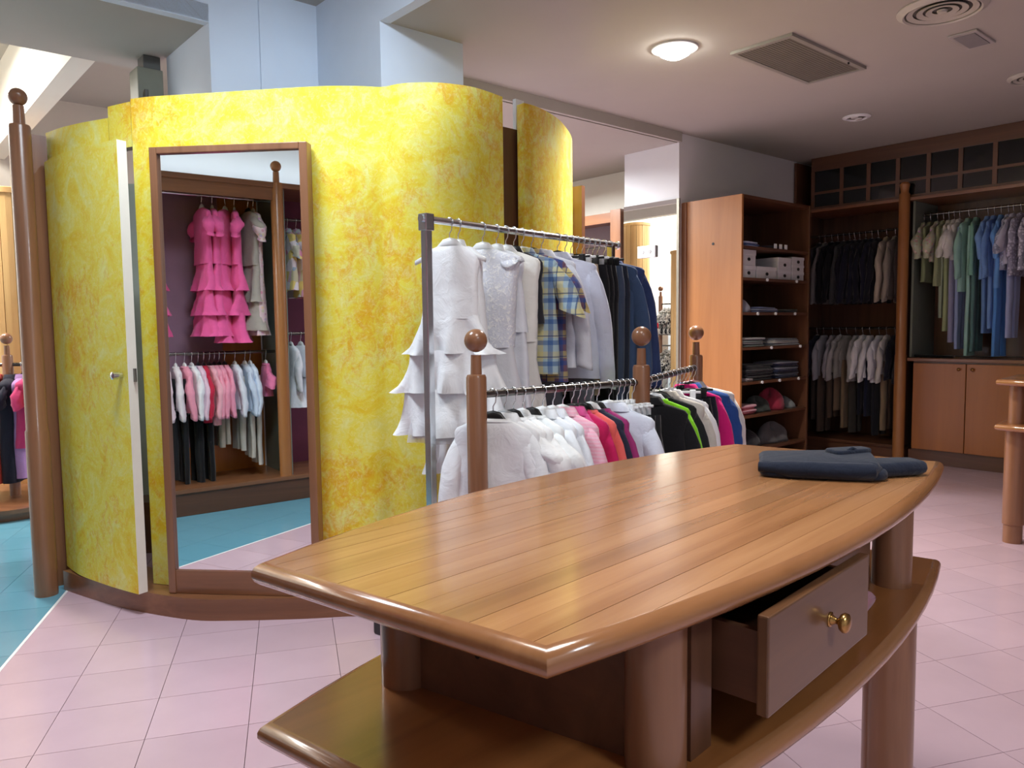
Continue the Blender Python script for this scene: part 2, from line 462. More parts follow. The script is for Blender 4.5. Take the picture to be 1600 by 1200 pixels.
# pale strip between the two floor colours
la, lb = E2 * -1.115 + E1 * -1.2, E2 * -1.115 + E1 * 8.2
dn = E2 * 0.006
struct(mesh('trim_1', [(p.x, p.y, z) for z in (-.0102, .0012) for p in (la - dn, la + dn, lb + dn, lb - dn)],
            [(0, 3, 2, 1), (4, 5, 6, 7), (0, 1, 5, 4), (1, 2, 6, 5), (2, 3, 7, 6), (3, 0, 4, 7)], plain('white_strip', (235, 235, 235), 0.4)), 'thin white strip dividing blue and pink floor')

struct(uvbox('wall_left', -3.1, 9.1, -1.5, -1.4, -.1, 3.7, WHITE))
struct(uvbox('wall_rear', -3.1, -3.0, -1.4, 7.95, -.1, 3.3, WHITE))
struct(uvbox('wall_right', -3.1, 4.13, 7.95, 8.05, -.1, 3.1, WHITE))
struct(uvbox('wall_far', 9.0, 9.1, -1.4, 6.2, -.1, 3.7, CREAM), 'bright cream wall of the far left room')
struct(uvbox('wall_back', 4.74, 9.0, 6.05, 6.15, -.1, 3.7, CREAM), 'cream back wall beyond the booth')
struct(uvbox('wall_pillar', 4.13, 4.74, 5.48, 8.05, -.1, 2.93, WHITE), 'white pillar and wall above the tall shelf unit')
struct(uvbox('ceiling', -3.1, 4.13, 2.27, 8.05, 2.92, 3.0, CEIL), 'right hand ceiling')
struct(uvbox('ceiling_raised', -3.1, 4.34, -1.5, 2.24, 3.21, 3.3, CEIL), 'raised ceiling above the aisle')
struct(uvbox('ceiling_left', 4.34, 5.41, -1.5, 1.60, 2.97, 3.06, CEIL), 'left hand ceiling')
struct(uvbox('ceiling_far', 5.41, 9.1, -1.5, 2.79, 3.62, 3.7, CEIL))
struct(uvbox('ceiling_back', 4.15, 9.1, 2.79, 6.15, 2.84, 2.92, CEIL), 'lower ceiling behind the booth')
struct(uvbox('trim_2', -3.0, 3.63, 2.24, 2.30, 2.915, 3.22, WHITE_COOLCAST), 'white fascia of the raised ceiling')
struct(uvbox('trim_3', 4.34, 4.40, -1.4, 1.60, 2.965, 3.22, WHITE_COOLCAST), 'white fascia above the left ceiling')
struct(uvbox('trim_4', 5.35, 5.41, -1.4, 1.60, 3.06, 3.63, CREAM))
struct(uvbox('trim_5', 5.41, 9.0, 2.75, 2.79, 2.84, 3.63, CREAM))
struct(uvbox('trim_6', 4.10, 4.13, 2.79, 5.48, 2.84, 2.925, CEIL), 'step between the two ceilings')
struct(uvbox('trim_7', 5.41, 9.0, 1.15, 1.28, 2.97, 3.625, CREAM), 'pale beam in the far left room')
struct(uvbox('wall_column', 3.63, 4.34, 2.24, 2.79, -.1, 3.25, WHITE_COOLCAST), 'white column rising behind the yellow booth')
struct(uvbox('wall_column_wide', 4.34, 5.07, 1.60, 2.79, -.1, 3.25, WHITE_COOLCAST), 'white column block behind the yellow booth')
struct(uvbox('trim_8', 4.325, 4.34, 1.88, 1.97, 2.0, 3.21, WHITE_COOLCAST))

pb = thing('pipe_box', 'olive grey boxed pipe hanging under the left ceiling by the column', 'pipe box', W(5.16, 1.52, 0), TH)
box('casing', -.09, .08, -.09, .06, 1.9, 2.89, plain('olive_grey', (140, 140, 124), 0.6), pb, 0.008)
box('collar', -.05, .07, -.05, .05, 2.89, 2.969, plain('grey_metal_dark', (96, 96, 92), 0.5), pb, 0.006)
tube('pipe', [(.085, -.05, 2.6), (.105, -.05, 2.62), (.105, -.05, 2.75)], 0.012, plain('grey_metal_dark', (96, 96, 92)), pb)

# ------------------------------------------------------------------ ceiling fittings
def ceil_thing(name, label, cat, u, v, z=2.92, rz=TH): return thing(name, label, cat, W(u, v, z), rz)
t = ceil_thing('downlight', 'lit round recessed downlight in the right ceiling', 'ceiling light', 2.90, 3.80)
lathe('trim_ring', [(.105, -.002), (.135, -.002), (.135, -.010), (.108, -.016), (.105, -.010)], WPLAST, t, 28, ring=True)
lathe('lamp_glass', [(.001, -.062), (.05, -.056), (.085, -.038), (.102, -.018), (.104, -.003), (.001, -.003)], emis('lit_lamp', (255, 250, 242), 45.0), t, 28)
area('downlight_lamp', (0, 0, -.066), .18, 46, (1.0, 0.95, 0.88), t)
t = ceil_thing('air_grille', 'large grey rectangular return air grille in the ceiling', 'vent', 2.53, 4.57)
gx, gy = .20, .455
boxes('frame', [(-gx, gx, -gy, -gy + .03, -.018, -.001), (-gx, gx, gy - .03, gy, -.018, -.001), (-gx, -gx + .03, -gy + .03, gy - .03, -.018, -.001), (gx - .03, gx, -gy + .03, gy - .03, -.018, -.001)],
      plain('grille_frame', (150, 148, 140), 0.5), t)
box('backing', -gx + .03, gx - .03, -gy + .03, gy - .03, -.004, -.001, plain('grille_dark', (96, 93, 86), 0.7), t)
for k in range(17):
    x = -gx + .04 + k * (2 * gx - .08) / 16
    box('slat', x - .0085, x + .0085, -gy + .03, gy - .03, -.014, -.004, plain('grille_slat', (112, 108, 98), 0.7), t)
tube('catch', [(gx - .01, gy - .22, -.018), (gx - .01, gy - .22, -.030)], .006, KPLAST, t)
def diffuser(u, v, r, label):
    t = ceil_thing('air_diffuser', label, 'vent', u, v)
    dm = plain('diffuser_metal', (190, 186, 176), 0.45)
    lathe('rim', [(r * .82, -.002), (r, -.002), (r, -.008), (r * .86, -.026), (r * .82, -.02)], dm, t, 36, ring=True)
    lathe('throat', [(.001, -.001), (r * .84, -.001), (r * .84, -.004), (.001, -.004)], plain('grille_dark', (96, 93, 86)), t, 28)
    for k, q in enumerate((.66, .44, .24)):
        lathe('cone', [(r * q, -.006), (r * (q + .12), -.014), (r * (q + .12), -.018), (r * (q - .02), -.012)], dm, t, 32, ring=True)
    lathe('hub', [(.001, -.010), (r * .12, -.012), (r * .1, -.024), (.001, -.026)], dm, t, 20)
diffuser(1.66, 4.42, .215, 'large round concentric air diffuser at the top edge of ceiling')
diffuser(1.70, 6.10, .16, 'smaller round air diffuser cut by the right edge of view')
t = ceil_thing('ceiling_speaker', 'small square grey ceiling speaker beside the round diffuser', 'speaker', 1.72, 5.02)
box('plate', -.075, .075, -.155, .155, -.012, -.001, plain('speaker_plate', (176, 172, 168), 0.5), t, .003)
box('grille', -.055, .055, -.125, .125, -.016, -.012, plain('speaker_grille', (140, 138, 138), 0.6), t, .002)
t = ceil_thing('gimbal_spotlight', 'small unlit twin spotlight recessed in the ceiling', 'ceiling light', 2.93, 6.17)
lathe('ring', [(.07, -.002), (.105, -.002), (.105, -.008), (.078, -.018), (.07, -.01)], WPLAST, t, 28, ring=True)
lathe('recess', [(.001, -.001), (.072, -.001), (.072, -.003), (.001, -.003)], plain('grille_dark', (96, 93, 86)), t, 24)
for s in (-1, 1): lathe('bulb', [(.001, -.022)] + [(.024, -.02), (.03, -.01), (.02, -.002), (.001, -.002)], plain('bulb_grey', (215, 212, 208), 0.2), t, 16, (0, .036 * s))

# ------------------------------------------------------------------ yellow fitting booth
B = thing('fitting_booth', 'curved yellow rag-painted fitting booth with ajar door and wooden plinth', 'fitting room')
front = [(-1.715, 3.585), (-1.62, 3.555), (-1.50, 3.535), (-1.30, 3.505), (-1.085, 3.47), (-.88, 3.44), (-.745, 3.43), (-.63, 3.44), (-.55, 3.452), (-.47, 3.412), (-.39, 3.397), (-.283, 3.407), (-.15, 3.475), (-.028, 3.62)]
wallstrip('curved_wall', front, .05, .10, 2.346, YELLOW, B, DOOREDGE)
wallstrip('door_header', [(-1.86, 3.665), (-1.78, 3.62), (-1.717, 3.587)], .05, 2.135, 2.335, YELLOW, B, OAK_X)
wallstrip('door_header', [(-2.31, 3.93), (-2.17, 3.825), (-2.02, 3.74), (-1.862, 3.667)], .05, 2.135, 2.285, YELLOW, B, OAK_X)
D = wallstrip('door', [(-2.285, 3.862), (-2.14, 3.715), (-1.965, 3.585), (-1.83, 3.495), (-1.705, 3.420)], .045, .104, 2.128, YELLOW, B, DOOREDGE)
part(D, 'curved yellow door standing ajar with cream edge')
kn = Vector((-1.745, 3.444, 1.10)); kd = Vector((-.53, -.85, 0)).normalized()
tube('door_knob', [kn, kn + kd * .018, kn + kd * .022, kn + kd * .045, kn + kd * .05], [.012, .011, .017, .017, .006], CHROME, D, 14)
box('latch', -.004, .004, -.012, .012, -.03, .03, STEEL, D, loc=(-1.686, 3.442, 1.10), rz=math.atan2(.787, .617))
pln = [(-2.27, 3.80), (-2.02, 3.64), (-1.77, 3.50), (-1.448, 3.374), (-1.231, 3.36), (-.935, 3.372), (-.705, 3.395), (-.5, 3.36), (-.30, 3.355), (-.13, 3.43), (0.0, 3.58), (.09, 3.70)]
wallstrip('plinth', pln, .26, 0.0, .098, OAK_X, B)
wallstrip('second_wall', [(.072, 3.755), (.12, 3.80), (.185, 3.90), (.25, 4.04), (.30, 4.20), (.345, 4.40), (.365, 4.60), (.34, 4.84)], .05, .0, 2.355, YELLOW, B)
wallstrip('white_panel', [(.035, 3.84), (.075, 3.885)], .02, 2.247, 2.40, WPLAST, B, per=0)
wallstrip('inner_door', [(-.06, 3.72), (.13, 3.90)], .04, .10, 2.245, DARKW_Z, B, per=0)
wallstrip('back_board', [(.335, 4.86), (.40, 4.83), (.44, 4.79)], .03, 0, 2.15, DARKW_Z, B, per=0)
wallstrip('end_board', [(-2.375, 3.815), (-2.29, 3.90)], .05, 0, 2.262, OAK_Z, B, per=0)
wallstrip('side_wall', [(-2.36, 4.75), (-2.36, 3.9)], .04, .0, 2.19, plain('booth_inner', (176, 180, 166), 0.8), B, per=0)
wallstrip('rear_wall', [(-2.4, 4.75), (-1.5, 4.95), (-.95, 4.72)], .04, .0, 2.19, plain('booth_inner', (176, 180, 166), 0.8), B, per=4)
wallstrip('step_board', [(-2.31, 4.40), (-1.55, 4.50)], .22, .0, .30, DARKW_X, B, per=0)
post = lathe('post', [(.052, 0), (.052, .815), (.047, .825), (.047, 2.265), (.043, 2.275), (.026, 2.277), (.024, 2.365)], OAK_Z, B, 24, (-2.318, 3.735))
lathe('ball', sphere_prof(.041, 2.405, 12), OAK_Z, post, 24, (-2.318, 3.735))

# tall mirror
MA = math.radians(-6)
t = thing('wall_mirror', 'tall rectangular mirror in a brown wooden frame on the yellow booth', 'mirror', (-1.575, 3.472, 0), MA)
mw, mz0, mz1 = .715, .100, 2.098
boxes('frame', [(0, .034, -.03, .03, mz0, mz1), (mw - .036, mw, -.03, .03, mz0, mz1), (.034, mw - .036, -.03, .03, mz1 - .03, mz1)], OAK_Z, t, .004)
box('base_panel', .034, mw - .036, -.024, .03, mz0, .205, OAK_X, t)
mir = NT('mirror_silver'); mir.base((.90, .93, .94, 1)); mir.set(0.0, 1.0)
box('mirror_glass', .034, mw - .036, -.012, .02, .205, mz1 - .03, mir.m, t)

# pillar mirror, its socket plate, brown strip
t = thing('pillar_mirror', 'frameless mirror on the white pillar beside the tall shelf unit', 'mirror', W(4.74, 5.48, 0), TH)
box('mirror_glass', 0, .60, -.012, -.002, .08, 2.37, mir.m, t)
box('edge_strip', .60, .625, -.02, -.001, .0, 2.37, plain('aluminium_edge', (150, 145, 132), 0.4, .6), t)
t = thing('socket_plate', 'small white twin socket plate fixed on the pillar mirror', 'socket', W(4.56, 5.467, 1.95), TH)
box('plate', 0, .20, -.022, -.001, -.06, .045, WPLAST, t, .005)
for k in range(2):
    lathe('socket', [(.001, 0), (.018, 0), (.018, .004), (.001, .004)], plain('socket_grey', (165, 165, 165)), t, 12).rotation_euler = (math.pi / 2, 0, 0)
for k, c in enumerate([c for c in t.children if c.name.startswith('socket')]): c.location = (.06 + k * .08, -.022, -.008)

# ------------------------------------------------------------------ display tables
def outline(inset=0.0, per=14):
    """barrel shaped top, local x along the length, y across (front = -y)"""
    Lx, hy, skew = .775, .274, .027
    bf, bb = .082, .128
    F, Bk = [], []
    for k in range(per + 1):
        t = k / per
        x = -Lx + skew + t * 2 * Lx
        F.append((x, -hy - bf * (1 - (2 * t - 1) ** 2)))
        x2 = -Lx - skew + t * 2 * Lx
        Bk.append((x2, hy + bb * (1 - (2 * t - 1) ** 2)))
    P = F + Bk[::-1]
    if inset:
        n = len(P); Q = []
        for i in range(n):
            a, b, c = Vector(P[i - 1]), Vector(P[i]), Vector(P[(i + 1) % n])
            n1 = Vector(((b - a).y, -(b - a).x)).normalized(); n2 = Vector(((c - b).y, -(c - b).x)).normalized()
            m = (n1 + n2).normalized(); k = inset / max(.4, m.dot(n1))
            Q.append(tuple(b - m * k))
        return Q
    return P
def ring_band(name, zt, th, mat, parent, width=.0185):
    """rounded nosing that runs round the board"""
    secs = []
    k = 7
    for a in range(k + 1):
        an = math.pi / 2 - math.pi * a / k
        secs.append((th / 2 - th / 2 * math.cos(an) * 1.0, zt - th / 2 + th / 2 * math.sin(an)))
    secs = [(width, zt)] + secs + [(width, zt - th)]
    rings = []
    for off, z in secs: rings.append([(p[0], p[1], z) for p in outline(off)])
    v, f = loft(rings + [rings[0]], True)
    o = mesh(name, v, f, mat, parent, True); sharp(o, 60); return o
def clip_y(P, y, keep_above):
    out = []
    for i in range(len(P)):
        a, b = P[i], P[(i + 1) % len(P)]
        ia, ib = ((a[1] >= y), (b[1] >= y)) if keep_above else ((a[1] <= y), (b[1] <= y))
        if ia: out.append(a)
        if ia != ib:
            t = (y - a[1]) / (b[1] - a[1]); out.append((a[0] + (b[0] - a[0]) * t, y))
    return out
def planked(zt, th, parent, count, inset=.0185, nm='plank', mat=PLANK):
    P = outline(inset)
    ys = [p[1] for p in P]; y0, y1 = min(ys), max(ys)
    edges = [y0 + (y1 - y0) * k / count for k in range(count + 1)]
    for k in range(count):
        Q = clip_y(clip_y(P, edges[k] + .0004, True), edges[k + 1] - .0004, False)
        Q = [q for i, q in enumerate(Q) if (Vector(q) - Vector(Q[i - 1])).length > 1e-5]
        if len(Q) < 3: continue
        n = len(Q); dz = R.uniform(-.0003, .0001)
        V = [(x, y, zt + dz) for x, y in Q] + [(x, y, zt - th) for x, y in Q]
        Fc = [tuple(range(n)), tuple(reversed(range(n, 2 * n)))] + [(i, n + i, n + (i + 1) % n, (i + 1) % n) for i in range(n)]
        mesh(nm, V, Fc, mat, parent)
def display_table(label, loc, rz, top, shelf, legs, drawer=True):
    t = thing('display_table', label, 'table', loc, rz, 'barrel-shaped wooden display tables')
    th = .036
    tp = ring_band('table_top', top, th, BAND, t)
    planked(top, th, tp, 15)
    sh = ring_band('lower_shelf', shelf, th, BAND, t)
    planked(shelf, th, sh, 1, nm='shelf_board', mat=wood('shelf_plank', (128, 78, 40), (158, 100, 54), 'x', rnd=.05, coat=.4))
    for x, y in legs:
        lg = lathe('leg', [(.05, 0.0), (.05, .105), (.056, .11), (.056, shelf - th)], OAK_Z, t, 24, (x, y))
        lathe('upper_leg', [(.043, shelf - .002), (.043, top - th + .002)], OAK_Z, lg, 24, (x, y))
    (lx, ly), (nx, ny) = legs[0], legs[1]
    d = Vector((nx - lx, ny - ly)).normalized(); q = Vector((-d.y, d.x)) * .009
    a, b = Vector((lx, ly)) + d * .03, Vector((nx, ny)) - d * .03
    V = [(p.x, p.y, z) for z in (shelf, top - th) for p in (a - q, b - q, b + q, a + q)]
    ep = mesh('end_panel', V, [(0, 3, 2, 1), (4, 5, 6, 7), (0, 1, 5, 4), (1, 2, 6, 5), (2, 3, 7, 6), (3, 0, 4, 7)], DARKW_X, t)
    sc = a + (b - a) * .33
    nrm = q.normalized()
    if nrm.x > 0: nrm = -nrm
    s3 = Vector((sc.x, sc.y, shelf + .085))
    n3 = Vector((nrm.x, nrm.y, 0))
    tube('screw', [s3 + n3 * .0085, s3 + n3 * .011], .005, KPLAST, ep)
    for x in (-.41, .03, .44):
        box('divider', x - .009, x + .009, -.215, .235, shelf, top - th, DARKW_Y, t)
    box('front_stile', -.445, -.388, -.275, -.257, shelf, top - th, DARKW_Z, t)
    box('back_panel', -.40, .43, .01, .026, shelf, top - th, DARKW_X, t)
    if drawer:
        dr = box('drawer', -.378, .014, -.356, -.338, top - .19, top - .046, wood('drawer_front', (98, 66, 44), (120, 84, 56), 'x', rough=.3), t, .003)
        boxes('drawer_box', [(-.365, -.353, -.338, .0, top - .18, top - .075), (-.011, .001, -.338, .0, top - .18, top - .075), (-.353, -.011, -.338, .0, top - .18, top - .172)], DARKW_Y, dr)  # shade under the table top is put into the dark wood
        v, f = lathe_data([(.009, 0), (.008, .004), (.005, .009), (.005, .013), (.013, .017), (.016, .022), (.015, .027), (.010, .030), (.001, .031)], 18)
        k = mesh('knob', v, f, BRASS, dr, True); k.rotation_euler = (math.pi / 2, 0, 0); k.location = (-.16, -.356, top - .112)
        v, f = lathe_data([(.012, 0), (.012, .002), (.001, .003)], 16)
        k = mesh('knob_plate', v, f, BRASS, dr, True); k.rotation_euler = (math.pi / 2, 0, 0); k.location = (-.16, -.356, top - .112)
        box('drawer', .05, .42, -.225, -.207, top - .19, top - .046, wood('drawer_front', (98, 66, 44), (120, 84, 56), 'x'), t, .003)
    return t
TA = math.atan2(.7276, .686)
TB = display_table('large barrel-shaped wooden table with an open drawer in front', (.348, 1.5455, 0), TA, .944, .69,
                   [(-.55, .22), (-.48, -.24), (.52, -.24), (.47, .22)])
dt2 = display_table('barrel-shaped wooden table cut off at the right edge of view', W(-.10 + .98, 5.30, 0) , TH, .96, .70,
                    [(-.665, -.17), (-.62, .19), (.66, -.17), (.62, .19)], drawer=False)
dt2.location = (2.75, 4.50, 0)
off = Matrix.Rotation(TH, 3, 'Z') @ Vector((-.785, -.262, 0)); dt2.location = Vector((2.775, 4.47, 0)) - off

# ------------------------------------------------------------------ cloth shapes
def slab_cloth(name, w, d, h, mat, parent=None, seed=0, loc=(0, 0, 0), rz=0.0, wob=.004, n=16):
    """one folded layer: soft-edged pad with a slightly uneven top"""
    rr = random.Random(seed); rings = []
    ph = rr.uniform(0, 6)
    for a in range(7):
        an = -math.pi / 2 + math.pi * a / 6
        inset = (1 - math.cos(an)) * h * .5; z = h / 2 + h / 2 * math.sin(an)
        ring = []
        for j in range(n * 2):
            q = 2 * math.pi * j / (n * 2); c, s = math.cos(q), math.sin(q)
            x = (w / 2 - inset) * math.copysign(abs(c) ** .22, c); y = (d / 2 - inset) * math.copysign(abs(s) ** .22, s)
            zz = z + (wob * math.sin(9 * x + 7 * y + ph) if a > 3 else 0)
            ring.append((x + wob * math.sin(3 * q + ph), y + wob * math.cos(2 * q + ph), max(0, zz)))
        rings.append(ring)
    V, Fc = loft(rings, True, True, False)
    k = len(V); V.append((0, 0, h + wob * .5)); m = (len(rings) - 1) * n * 2
    for j in range(n * 2): Fc.append((m + j, m + (j + 1) % (n * 2), k))
    o = mesh(name, V, Fc, mat, parent, True, loc, rz); return o

DENIM = fabric((13, 21, 40), 'denim')
J = thing('folded_jeans', 'folded dark blue jeans lying on the large table', 'jeans', (.738, 1.80, .9445), math.radians(-18))
slab_cloth('lower_layer', .27, .17, .020, DENIM, J, 1, (-.01, -.005, 0))
slab_cloth('upper_layer', .265, .18, .024, DENIM, J, 2, (-.02, .005, .017), math.radians(3), .005)
lg = slab_cloth('trouser_leg', .16, .085, .030, DENIM, J, 3, (.135, .015, .001), math.radians(28), .004)
wbd = slab_cloth('waistband', .10, .05, .012, DENIM, J, 4, (.055, .055, .038), math.radians(35), .003)
tube('belt_loop', [(.05, .03, .05), (.06, .035, .056), (.07, .045, .05)], .004, DENIM, J, 6)
tube('fold_roll', [(-.15, -.075, .022), (-.08, -.088, .022), (.0, -.089, .022), (.09, -.084, .022), (.105, -.05, .022)], [.012, .019, .019, .019, .012], DENIM, J, 10)

PC = thing('pink_cloth', 'mauve pink cloth hanging out behind the open drawer', 'cloth')
pm = fabric((158, 112, 120))
base = Vector((.348, 1.5455, 0)); ax = Vector((.686, .7276, 0)); bx = Vector((.7276, -.686, 0))
rings = []
for k in range(9):
    t_ = k / 8
    c = base + ax * (.04 + .085 * math.sin(t_ * 2.6)) + bx * (.318 - .02 * t_) + Vector((0, 0, .80 - .062 * t_ - .02 * math.sin(t_ * 3)))
    rr_ = .018 + .018 * math.sin(t_ * math.pi)
    rings.append([tuple(c + ax * rr_ * 1.6 * math.cos(2 * math.pi * j / 12) + Vector((0, 0, 1)) * rr_ * math.sin(2 * math.pi * j / 12) + bx * .012 * math.sin(4 * math.pi * j / 12)) for j in range(12)])
v, f = loft(rings, True, True, True)
mesh('cloth_fold', v, f, pm, PC, True)

# ------------------------------------------------------------------ racks
def ball_post(name, x, y, parent, h=1.13, r=.036, zb=1.25):
    p = lathe(name, [(r, .0), (r, h - .01), (r - .004, h), (.020, h + .002), (.018, h + .07)], OAK_Z, parent, 20, (x, y))
    lathe('ball', sphere_prof(.041, zb, 12), OAK_Z, p, 24, (x, y)); return p
def rod(name, a, b, r, mat, parent, z=None):
    return tube(name, [a, b], r, mat, parent, 14)
LR = thing('low_clothes_rack', 'low wooden clothes rack with three ball-topped posts behind the large table', 'clothes rack')
LP = [(-.125, 2.70), (.54, 3.21), (1.004, 4.20)]; LZ = 1.059
for x, y in LP: ball_post('post', x, y, LR)
rails = []
for (a, b) in ((0, 1), (1, 2)):
    rod('rail', (*LP[a], LZ), (*LP[b], LZ), .0135, STEEL, LR)
pts = [(LP[0][0] - .2, LP[0][1] - .02), (.12, 2.62), (.75, 3.05), (1.25, 3.95), (1.22, 4.42), (.85, 4.36), (.35, 3.5), (-.2, 2.95)]
P2 = crspline([Vector(p) for p in pts + [pts[0]]], 5)[:-1]
v, f = loft([[(p.x, p.y, z) for p in P2] for z in (.0, .07)], True, True, True)
mesh('platform', v, f, OAK_X, LR)

CR = thing('chrome_rack', 'tall chrome garment rack on castors in front of the yellow booth', 'clothes rack')
C0, C1, CZ = Vector((-.32, 2.98)), Vector((.55, 4.05)), 1.71
cdir = (C1 - C0).normalized(); cper = Vector((cdir.y, -cdir.x))
for k, c in enumerate((C0, C1)):
    if k == 1: c = C1 - cdir * .05
    box('post', -.0155, .0155, -.0155, .0155, .09, CZ - .0, CHROME, CR, .003, (c.x, c.y, 0), math.atan2(cdir.y, cdir.x))
    fb = box('foot_bar', -.012, .012, -.34, .34, .075, .10, CHROME, CR, .003, (c.x, c.y, 0), math.atan2(cdir.y, cdir.x))
    for s in (-1, 1):
        w_ = box('castor', -.012, .012, -.036, .036, 0, .066, KPLAST, fb, .01, (0, s * .32, 0), 0)
ra = Vector((C0.x, C0.y, CZ)); rb = Vector((C1.x, C1.y, CZ))
dd = (rb - ra).normalized()
rod('rail', tuple(ra - dd * .03), tuple(rb), .0148, CHROME, CR)
box('corner_joint', -.022, .022, -.022, .022, CZ - .045, CZ + .02, CHROME, CR, .004, (C0.x, C0.y, 0), math.atan2(cdir.y, cdir.x))
tube('rail_cap', [rb, rb + dd * .012, rb + dd * .02], [.02, .022, .012], CHROME, CR, 14)
box('base_bar', -.65, .62, -.012, .012, .10, .122, CHROME, CR, .003, tuple(((C0 + C1) / 2).to_3d()), math.atan2(cdir.y, cdir.x))

FRK = thing('low_clothes_rack', 'wooden clothes rack on a round platform in the far left room', 'clothes rack')
fx, fy = -3.70, 5.66
ball_post('post', fx, fy, FRK)
ball_post('post', fx - .9, fy - .25, FRK)
rod('rail', (fx + .55, fy + .15, 1.06), (fx - .9, fy - .25, 1.06), .0135, STEEL, FRK)
ball_post('post', fx + .55, fy + .15, FRK)
lathe('platform', [(.55, 0), (.55, .05), (.60, .055), (.60, .085), (.58, .09)], OAK_X, FRK, 40, (fx - .1, fy))
# pine clad pillars of the left room
def pine_pillar(u, v, r, h, label, n=14):
    t = thing('pine_pillar', label, 'pillar', W(u, v, 0), TH)
    lathe('core', [(r - .02, 0), (r - .02, h - .01)], DARKW_Z, t, 20)
    for k in range(n):
        a0, a1 = 2 * math.pi * k / n + .012, 2 * math.pi * (k + 1) / n - .012
        vs = [(q * math.cos(a), q * math.sin(a), z) for z in (0, h) for q, a in ((r, a0), (r, (a0 + a1) / 2), (r, a1), (r - .02, a1), (r - .02, a0))]
        mesh('board', vs, [(0, 1, 6, 5), (1, 2, 7, 6), (2, 3, 8, 7), (4, 0, 5, 9), (5, 6, 7, 8, 9)], PINE, t)
    lathe('cap', [(r + .012, h), (r + .012, h + .04), (r - .03, h + .05)], PINE, t, 28)
pine_pillar(7.35, 1.05, .20, 2.38, 'round pillar clad in pale pine boards in the far left room')
pine_pillar(8.6, .68, .22, 2.95, 'taller pine clad pillar seen only in the pillar mirror')

# ------------------------------------------------------------------ tall shelf unit
UN = thing('shelf_unit', 'tall honey-coloured wooden shelf unit filled with folded clothes and white boxes', 'shelf unit', W(3.54, 6.07, 0), TH)
y0, y1, xb = -.55, .55, -.585
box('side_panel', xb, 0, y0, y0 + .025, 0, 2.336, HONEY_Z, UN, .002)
box('side_panel', xb, 0, y1 - .025, y1, 0, 2.336, DARKW_Z, UN, .002)  # interior shade put into the colour, darker than the outer side panel
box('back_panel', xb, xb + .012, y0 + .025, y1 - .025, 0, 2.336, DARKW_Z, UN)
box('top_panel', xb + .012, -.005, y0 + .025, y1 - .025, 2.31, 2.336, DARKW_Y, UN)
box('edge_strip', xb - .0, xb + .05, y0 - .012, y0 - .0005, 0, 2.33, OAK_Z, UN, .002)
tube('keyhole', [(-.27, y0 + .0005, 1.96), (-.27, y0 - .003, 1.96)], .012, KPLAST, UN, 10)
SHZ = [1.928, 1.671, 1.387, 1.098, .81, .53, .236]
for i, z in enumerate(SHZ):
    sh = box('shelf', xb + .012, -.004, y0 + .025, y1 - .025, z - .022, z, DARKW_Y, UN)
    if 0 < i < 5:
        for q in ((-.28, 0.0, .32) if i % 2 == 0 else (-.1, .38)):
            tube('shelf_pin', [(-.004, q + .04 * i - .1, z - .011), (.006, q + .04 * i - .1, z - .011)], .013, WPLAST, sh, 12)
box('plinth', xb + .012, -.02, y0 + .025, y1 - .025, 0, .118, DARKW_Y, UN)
def upos(x, y, z):  # place in the unit
    p = Matrix.Rotation(TH, 3, 'Z') @ Vector((x, y, 0)) + W(3.54, 6.07, 0); return (p.x, p.y, z)
def folded(label, y, z, wy, layers, cols, seed, kind='plain', dep=.25, cat='folded clothes', h=.014):
    t = thing('folded_clothes', label, cat, upos(-.155, y * .84, z + .001), TH, 'folded clothes on the tall shelf unit')
    zz = 0
    for k in range(layers):
        hh = h * random.Random(seed + k).uniform(.8, 1.3)
        slab_cloth('layer', dep + random.Random(seed * 3 + k).uniform(-.02, .01), wy * .84 + random.Random(seed * 5 + k).uniform(-.03, .02), hh, fabric(cols[k % len(cols)], kind), t, seed + k, (0, random.Random(seed * 7 + k).uniform(-.01, .01), zz), 0, .004)
        zz += hh * .9
    return t
def crumpled(label, y, z, wy, h, col, seed, dep=.22):
    t = thing('crumpled_garment', label, 'garment', upos(-.15, y * .84, z + .001), TH, 'folded clothes on the tall shelf unit')
    wy *= .84; h *= .92
    rr = random.Random(seed); rings = []
    for a in range(8):
        an = math.pi / 2 * a / 7; ring = []
        for j in range(28):
            q = 2 * math.pi * j / 28
            k = 1 + .12 * math.sin(3 * q + seed) + .08 * math.sin(7 * q + seed * 2 + a)
            ring.append((dep / 2 * math.cos(an) * math.cos(q) * k, wy / 2 * math.cos(an) * math.sin(q) * k, max(0, h * math.sin(an) * (1 + .25 * math.sin(2 * q + seed)))))
        rings.append(ring)
    v, f = loft(rings, True, True, True); mesh('cloth', v, f, fabric(col), t, True); return t
GREYS = [(120, 120, 128), (84, 86, 96), (170, 172, 176), (60, 64, 78)]
folded('light blue shirt with pale collar on the top shelf of the unit', -.40, SHZ[0], .28, 3, [(150, 165, 205), (90, 110, 165), (190, 200, 225)], 11, 'plain')
folded('dark folded belts with white tags on the top shelf of unit', .06, SHZ[0], .40, 2, [(36, 34, 44), (50, 48, 60)], 13)
for k in range(3):
    tag(box('price_tag', -.002, .002, -.022, .022, 0, .04, WPLAST, None, .001, upos(-.012, -.02 + k * .085, SHZ[0] + .002), TH), ['left', 'middle', 'right'][k] + 'most of three white tags on the unit top shelf', 'tag', 'tags on the top shelf')
